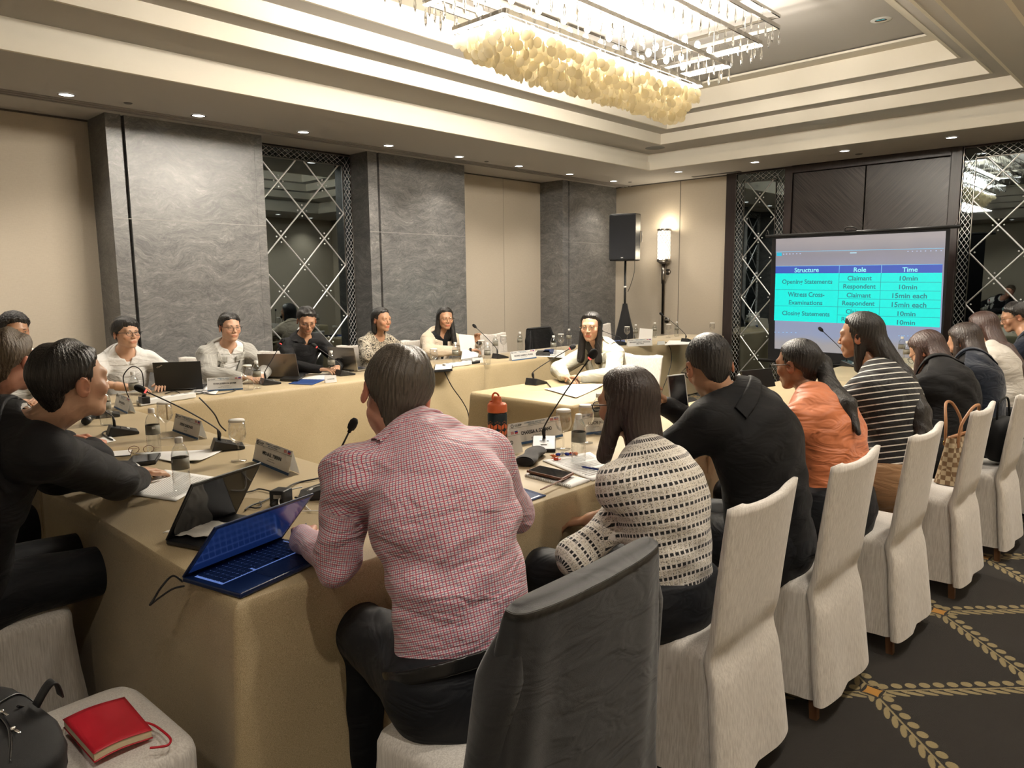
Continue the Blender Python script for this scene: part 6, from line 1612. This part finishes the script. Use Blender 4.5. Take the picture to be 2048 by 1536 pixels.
cable([(560, 985, .80), (590, 967), (630, 958), (680, 945)], .0035, M['black'], 'black cable curving behind the charger block to the microphone unit')
cable([(550, 985), (520, 978), (505, 982), (490, 985)], .003, M['black'], 'black cable from the charger block to the tablet laptop')
cable([(548, 992), (525, 1003), (500, 1012), (490, 1020)], .003, M['black'], 'lower black cable from the charger block to the tablet laptop')
cable([(520, 1003), (522, 1012), (512, 1016), (498, 1014)], .0028, M['black'], 'small black cable loop behind the tablet laptop')
cable([(590, 995), (605, 998), (615, 1000)], .004, M['black'], 'thick black cable between charger block and microphone unit')
cable([(645, 970, .79), (620, 978, .78), (608, 995), (612, 1012), (622, 1022)], .0026, wh, 'white cable looping beside the near microphone unit')
cable([(604, 974, .79), (575, 982, .79), (558, 1000, .78), (566, 1022), (595, 1030)], .0026, wh, 'white cable arching over the charger block')
cable([(520, 1035), (540, 1024), (575, 1023), (640, 1022), (652, 1030)], .0022, wh, 'thin white cable behind the blue lit laptop screen')
cable([(585, 1060), (605, 1055), (612, 1048), (600, 1062), (592, 1068)], .003, M['black'], 'short black strap behind the blue lit laptop')
A = T(365, 1163, .762); drape(A, [TX(345, 1152, A.x-.06), TX(322, 1175, A.x-.07), TX(308, 1198, A.x-.08), TX(300, 1210, A.x-.07), TX(318, 1196, A.x-.05), TX(345, 1178, A.x-.03), TX(368, 1172, A.x+.0)], 'black charging cable looping off the near table corner', .0028)
cable([(238, 868), (215, 862), (205, 868), (225, 880)], .004, M['black'], 'black cable behind the left microphone unit')
# plug adapter stack by the white shirt man
t = empty('plug_adapter', T(289, 806, .79), 0, 'black multi plug adapter with looping cable before the white shirt man', 'plug'); MB().box((0, 0, .02), (.07, .05, .045)).build('adapter', M['black'], t, bevel=.004)
m_ = MB(); m_.tube([(0, 0, .04), (0, 0, .075)], [.014, .009], 10); m_.build('plug', M['black'], t)
pl = t.location; m_ = MB(); m_.tube(spline([(0, 0, .07), TX(284, 745, pl.x)-pl, TX(265, 733, pl.x)-pl, TX(247, 752, pl.x)-pl, TX(252, 780, pl.x)-pl, TX(258, 795, pl.x)-pl], 8), .0035, 6); m_.build('cord', M['black'], t)
# black binder / glasses case on left row and blue items
t = flatbox([(560, 762), (585, 748), (612, 752), (596, 764)], .752, .02, 'pouch', 'pouch', 'black pouch between the grey laptop and the blue folder', (M['black'], M['black']))
t = flatbox([(868, 745), (870, 733), (905, 732), (905, 742)], .752, .02, 'notebook', 'notebook', 'black notebook with white pages left of the beige woman', (M['black'], M['paper']))
t = flatbox([(918, 732), (925, 722), (962, 716), (960, 726)], .752, .02, 'tablet', 'tablet', 'dark tablet under the papers of the beige woman', (M['black'], SD))
t = flatbox([(1070, 712), (1075, 704), (1100, 704), (1100, 712)], .752, .02, 'pouch', 'pouch', 'black pouch before the chair with the black jacket', (M['black'], M['black']))
t = flatbox([(1084, 708), (1090, 702), (1108, 701), (1106, 708)], .752, .02, 'pouch', 'pouch', 'blue pouch before the chair with the black jacket', (M['folder2'], M['folder2']))
t = flatbox([(1215, 690), (1222, 684), (1250, 683), (1250, 690)], .752, .02, 'folder', 'folder', 'dark blue folder on the far table behind the witness woman', (M['folder2'], M['folder2']))
# papers in the hands of the woman in beige
for k, (c4, lb) in enumerate((([(917, 668), (948, 671), (952, 706), (921, 702)], 'white sheets held upright by the woman in the beige blazer'), ([(925, 700), (960, 696), (955, 716), (922, 719)], 'lower cream sheet held by the woman in the beige blazer'))):
    c = TX(*c4[0], -5.62); t = empty('paper_sheet', c, 0, lb, 'paper'); m_ = MB(); v = [TX(*p, -5.62+(.03*i if k else 0)*(1 if i in (2, 3) else 0))-c for i, p in enumerate(c4)]; m_.add(v, [(0, 1, 2, 3)], False); m_.build('page', M['paper'], t, solid=.002)
# ---- jackets over chairs
jk = clothes('draped_suiting', base=(.022, .021, .021), rough=.75, weave=600, sheen=.25, cr=.2); 
def draped(x, y, deg, label, mat, zb=.16, seed=0, top=.945):
    t = empty('suit_jacket', (x, y, 0), math.radians(deg), label, 'jacket')
    def fn(u, v):
        z = top-(top-zb)*v; a = u*2*PI; ca, sa = math.cos(a), math.sin(a); yb = -.222-.045*((z-.4)/.52 if z > .4 else 0)
        w_ = .250+.085*v**.8; th = .034+.034*v**.7; f_ = (.010*math.sin(a*5+seed)+.007*math.sin(a*9+2*v+seed))*v**.5
        X = (w_+f_)*(abs(ca)**.38)*(1 if ca > 0 else -1); Y = (th+f_)*(abs(sa)**.65)*(1 if sa > 0 else -1)
        return (X, yb+Y-.016*math.cos(PI*X/.5)*(1-v), z)
    m_ = MB(); m_.grid(fn, 96, 40)
    tp = [fn(i/96, 0) for i in range(96)]; b = len(m_.v); m_.v += tp+[(p[0]*.95, -.267+(p[1]+.267)*.55-.0, p[2]+.010) for p in tp]
    for i in range(96): j = (i+1) % 96; m_.f.append((b+i, b+j, b+96+j, b+96+i)); m_.mi.append(0); m_.sm.append(True)
    m_.f.append(tuple(b+96+i for i in range(96))); m_.mi.append(0); m_.sm.append(True)
    m_.build('jacket_body', mat, t, solid=.002)
    for s in (-1, 1):
        def sl(u, v, s=s):
            a = u*2*PI; r = (.060-.012*v)*(min(1, .15+v*5)**.6)+.004*math.sin(a*3+v*9+seed); cx = s*(.222+.075*v**.6); cy = -.262+.03*v+.035*math.sin(v*2.4); z = top-.02-(top-.02-.24)*v
            return (cx+r*math.cos(a)*.8, cy+r*math.sin(a)*.9, z+.03*(s*math.cos(a))*-1*(1-v))
        m_ = MB(); m_.grid(sl, 24, 30); m_.build('sleeve', mat, t, solid=.002)
    return t
draped(-1.16, 1.16, 92, 'charcoal suit jacket draped over the near chair back', jk, .10, 1.0, .933)
draped(-6.15, 7.30, -86, 'black jacket draped over the far chair by the third marble pier', CL['black'], .35, 2.2, .94)
# ---- handbag, bags, backpack
t = empty('handbag', (-.89, 4.30, .49), math.radians(82), 'chequered cream and brown handbag with tan handles on the fourth chair', 'handbag')
q = N('chequered_canvas'); tc = q.n('TexCoord'); ck = q.n('TexChecker', Vector=tc.outputs['Object'], Scale=42); q.set(ck.inputs[1], (.50, .40, .26)); q.set(ck.inputs[2], (.20, .12, .06)); q.p(Base_Color=ck.outputs[0], Roughness=.5)
m_ = MB(); m_.grid(lambda u, v: ((.15-.02*v)*(abs(math.cos(u*2*PI))**.5)*(1 if math.cos(u*2*PI) > 0 else -1), (.075-.05*v)*(abs(math.sin(u*2*PI))**.6)*(1 if math.sin(u*2*PI) > 0 else -1), .24*v), 48, 12); m_.add([(.14*math.cos(a), .07*math.sin(a), .002) for a in np.linspace(0, 2*PI, 16)[:-1]], [tuple(range(15))]); m_.build('bag_body', q.m, t)
tan_ = plain('tan_leather', (.34, .16, .07), .4)
m_ = MB(); m_.tube([(-.13, 0, .24), (.13, 0, .24)], .010, 8); m_.build('top_trim', tan_, t)
for s in (-1, 1): m_ = MB(); m_.tube(spline([(-.10, s*.03, .19), (-.095, s*.035, .30), (-.05, s*.06, .385), (.0, s*.07, .405), (.05, s*.06, .385), (.095, s*.035, .30), (.10, s*.03, .19)], 6), .0075, 8); m_.build('handle', tan_, t)
for s in (-1, 1): m_ = MB(); m_.tube([(s*.098+.012*math.cos(a), .036, .205+.012*math.sin(a)) for a in np.linspace(0, 2*PI, 12)[:-1]], .0025, 6, closed=True); m_.build('ring', plain('brass', (.6, .42, .16), .25, 1), t)
blk = fabric('nylon_black', (.0055, .0055, .006), 500, .3, .7, .03)
def bag(loc, rz, dims, label, name='shoulder_bag', n_=2.8, tilt=0):
    t = empty(name, loc, rz, label, 'bag'); a, b, c = dims
    def fn(u, v):
        th = (v-.5)*PI; ph = u*2*PI; e = 2/n_
        f_ = lambda x: math.copysign(abs(x)**e, x)
        x, y, z = a*f_(math.cos(th))*f_(math.cos(ph)), b*f_(math.cos(th))*f_(math.sin(ph)), c*f_(math.sin(th))
        k = 1+.05*noise.noise(Vector((x*9, y*9, z*9)))+.03*noise.noise(Vector((x*28, y*22, z*25))); return (x*k, y*k+tilt*(z+c), (z+c)*1)
    m_ = MB(); m_.grid(fn, 40, 24); m_.build('bag_body', blk, t)
    return t, fn
t, fn = bag((-.70, 5.60, .49), 1.2, (.17, .10, .16), 'black bag slumped on the chair at the right edge')
m_ = MB(); m_.tube(spline([(-.10, .0, .30), (-.06, 0, .42), (.04, 0, .44), (.10, 0, .30)], 8), .010, 8); m_.build('strap', blk, t)
t, fn = bag((-.80, 4.86, .50), 1.3, (.12, .07, .13), 'small black bag on the chair beyond the chequered handbag')
m_ = MB(); m_.tube(spline([(-.07, .0, .24), (-.06, 0, .34), (.03, 0, .36), (.07, 0, .24)], 8), .006, 8); m_.build('strap', blk, t)
t, fn = bag((-1.83, .235, .495), .12, (.24, .15, .062), 'black backpack lying on the near chair beside the red notebook', 'backpack', 3.6)
m_ = MB(); m_.tube(spline([(-.20, -.02, .110), (-.08, .05, .127), (.08, .06, .127), (.20, .02, .110)], 8), .0045, 6); m_.build('zip', M['blackgloss'], t)
for (x, y, z) in ((.02, .07, .130), (.11, .06, .130)): m_ = MB(); m_.tube([(x, y, z), (x+.02, y+.02, z-.028)], .0035, 8); m_.ball((x, y, z), .006, 8); m_.build('zip_pull', M['chrome'], t)
m_ = MB(); m_.tube(spline([(-.02, .07, .13), (-.06, .13, .115), (-.03, .155, .08), (.02, .10, .128)], 8), .0028, 6); m_.build('cord_loop', M['blackgloss'], t)
m_ = MB(); m_.grid(lambda u, v: (.02+.03*math.sin(u*PI)+.03*v, .13+.05*u, .12+.055*math.sin(u*PI)), 14, 3); m_.build('strap', blk, t, solid=.004)
# red notebook
px = [(127, 1458), (250, 1408), (306, 1475), (189, 1529)]; z0 = .498
P = [T(*p, z0) for p in px]; c = sum(P, Vector())/4; t = empty('notebook', c, 0, 'red soft notebook with page ribbon lying on the near white chair', 'notebook')
rd = plain('red_cover', (.50, .010, .025), .45)
def fn(h, sh=1.0):
    return lambda u, v: tuple((((P[0]*(1-u)+P[1]*u)*(1-v)+(P[3]*(1-u)+P[2]*u)*v-c)*sh).to_2d())+(h+.006*math.sin(u*3.4+.3),)
m_ = MB(); m_.grid(fn(.022), 12, 12); m_.build('cover', rd, t, solid=.0014); m_ = MB(); m_.grid(fn(.002), 12, 12); m_.build('back_cover', rd, t, solid=.0014)
m_ = MB(); f0, f1 = fn(.004, .975), fn(.0205, .975)
for k in range(12):
    for (a, b) in (((k/12, 0), ((k+1)/12, 0)), ((k/12, 1), ((k+1)/12, 1)), ((0, k/12), (0, (k+1)/12)), ((1, k/12), (1, (k+1)/12))): m_.add([f0(*a), f0(*b), f1(*b), f1(*a)], [(0, 1, 2, 3)], False)
m_.build('pages', plain('cream_pages', (.66, .55, .36), .8), t)
L = lambda x, y, z=.506: T(x, y, z)-c
m_ = MB(); m_.tube(spline([L(281, 1443, .515), L(305, 1449), L(325, 1462), L(341, 1478), L(336, 1490), L(318, 1494), L(300, 1496)], 8), .0028, 6); m_.build('ribbon', rd, t)
# watch for the woman at the witness table and beige's mouth? small wrist band
# ------------------------------------------------------------------ small fittings belong to the part that carries them
SUB = {'microphone': {'name_strip': 'base_unit', 'speak_button': 'base_unit', 'button': 'base_unit', 'light_ring': 'mic_head'},
       'laptop': {'screen': 'lid', 'lid_emblem': 'lid', 'lid_writing': 'lid', 'keyboard': 'base', 'touchpad': 'base', 'key_backlight': 'base'},
       'person': {'eye': 'body', 'eyelashes': 'body', 'eyebrow': 'body', 'lapel': 'jacket', 'jacket_collar': 'jacket', 'collar': 'shirt', 'belt': 'trousers'},
       'speaker': {'maker_badge': 'grille', 'handle': 'cabinet'}, 'flask': {'carry_loop': 'lid', 'latch': 'lid', 'rhombus_pattern': 'sleeve'},
       'phone': {'screen': 'case', 'wrist_strap': 'case'}, 'water bottle': {'price_sticker': 'label'}, 'wall lamp': {'lattice': 'lamp_shade', 'bulb': 'lamp_shade'},
       'power strip': {'socket': 'housing', 'end_cap': 'housing'}, 'bag': {'zip_pull': 'zip'}, 'tablet': {'screen': 'case', 'table_rules': 'case'},
       'name card': {k: 'folded_card' for k in ('blue_footer', 'head_rule', 'card_logo_text', 'card_seal', 'card_heading', 'flag', 'card_text')},
       'mirror': {'bevel_strips': 'glass', 'studs': 'glass', 'edge_moulding': 'lattice'}, 'charger': {'socket': 'block', 'plug': 'block'}, 'plug': {'plug': 'adapter', 'cord': 'adapter'},
       'screen': {k: 'picture' for k in ('table_body', 'table_header', 'table_line', 'slide_text', 'ribbon_button', 'ribbon_icon', 'ribbon_title', 'taskbar_icon')}}
for o in [o for o in bpy.data.objects if o.parent is None and o.get('category') in SUB]:
    rule = SUB[o['category']]; kids = {}
    for c in o.children: kids.setdefault(c.name.split('.')[0], []).append(c)
    for nm_, tg in rule.items():
        for c in kids.get(nm_, []):
            if tg in kids and kids[tg][0] is not c: c.parent = kids[tg][0]
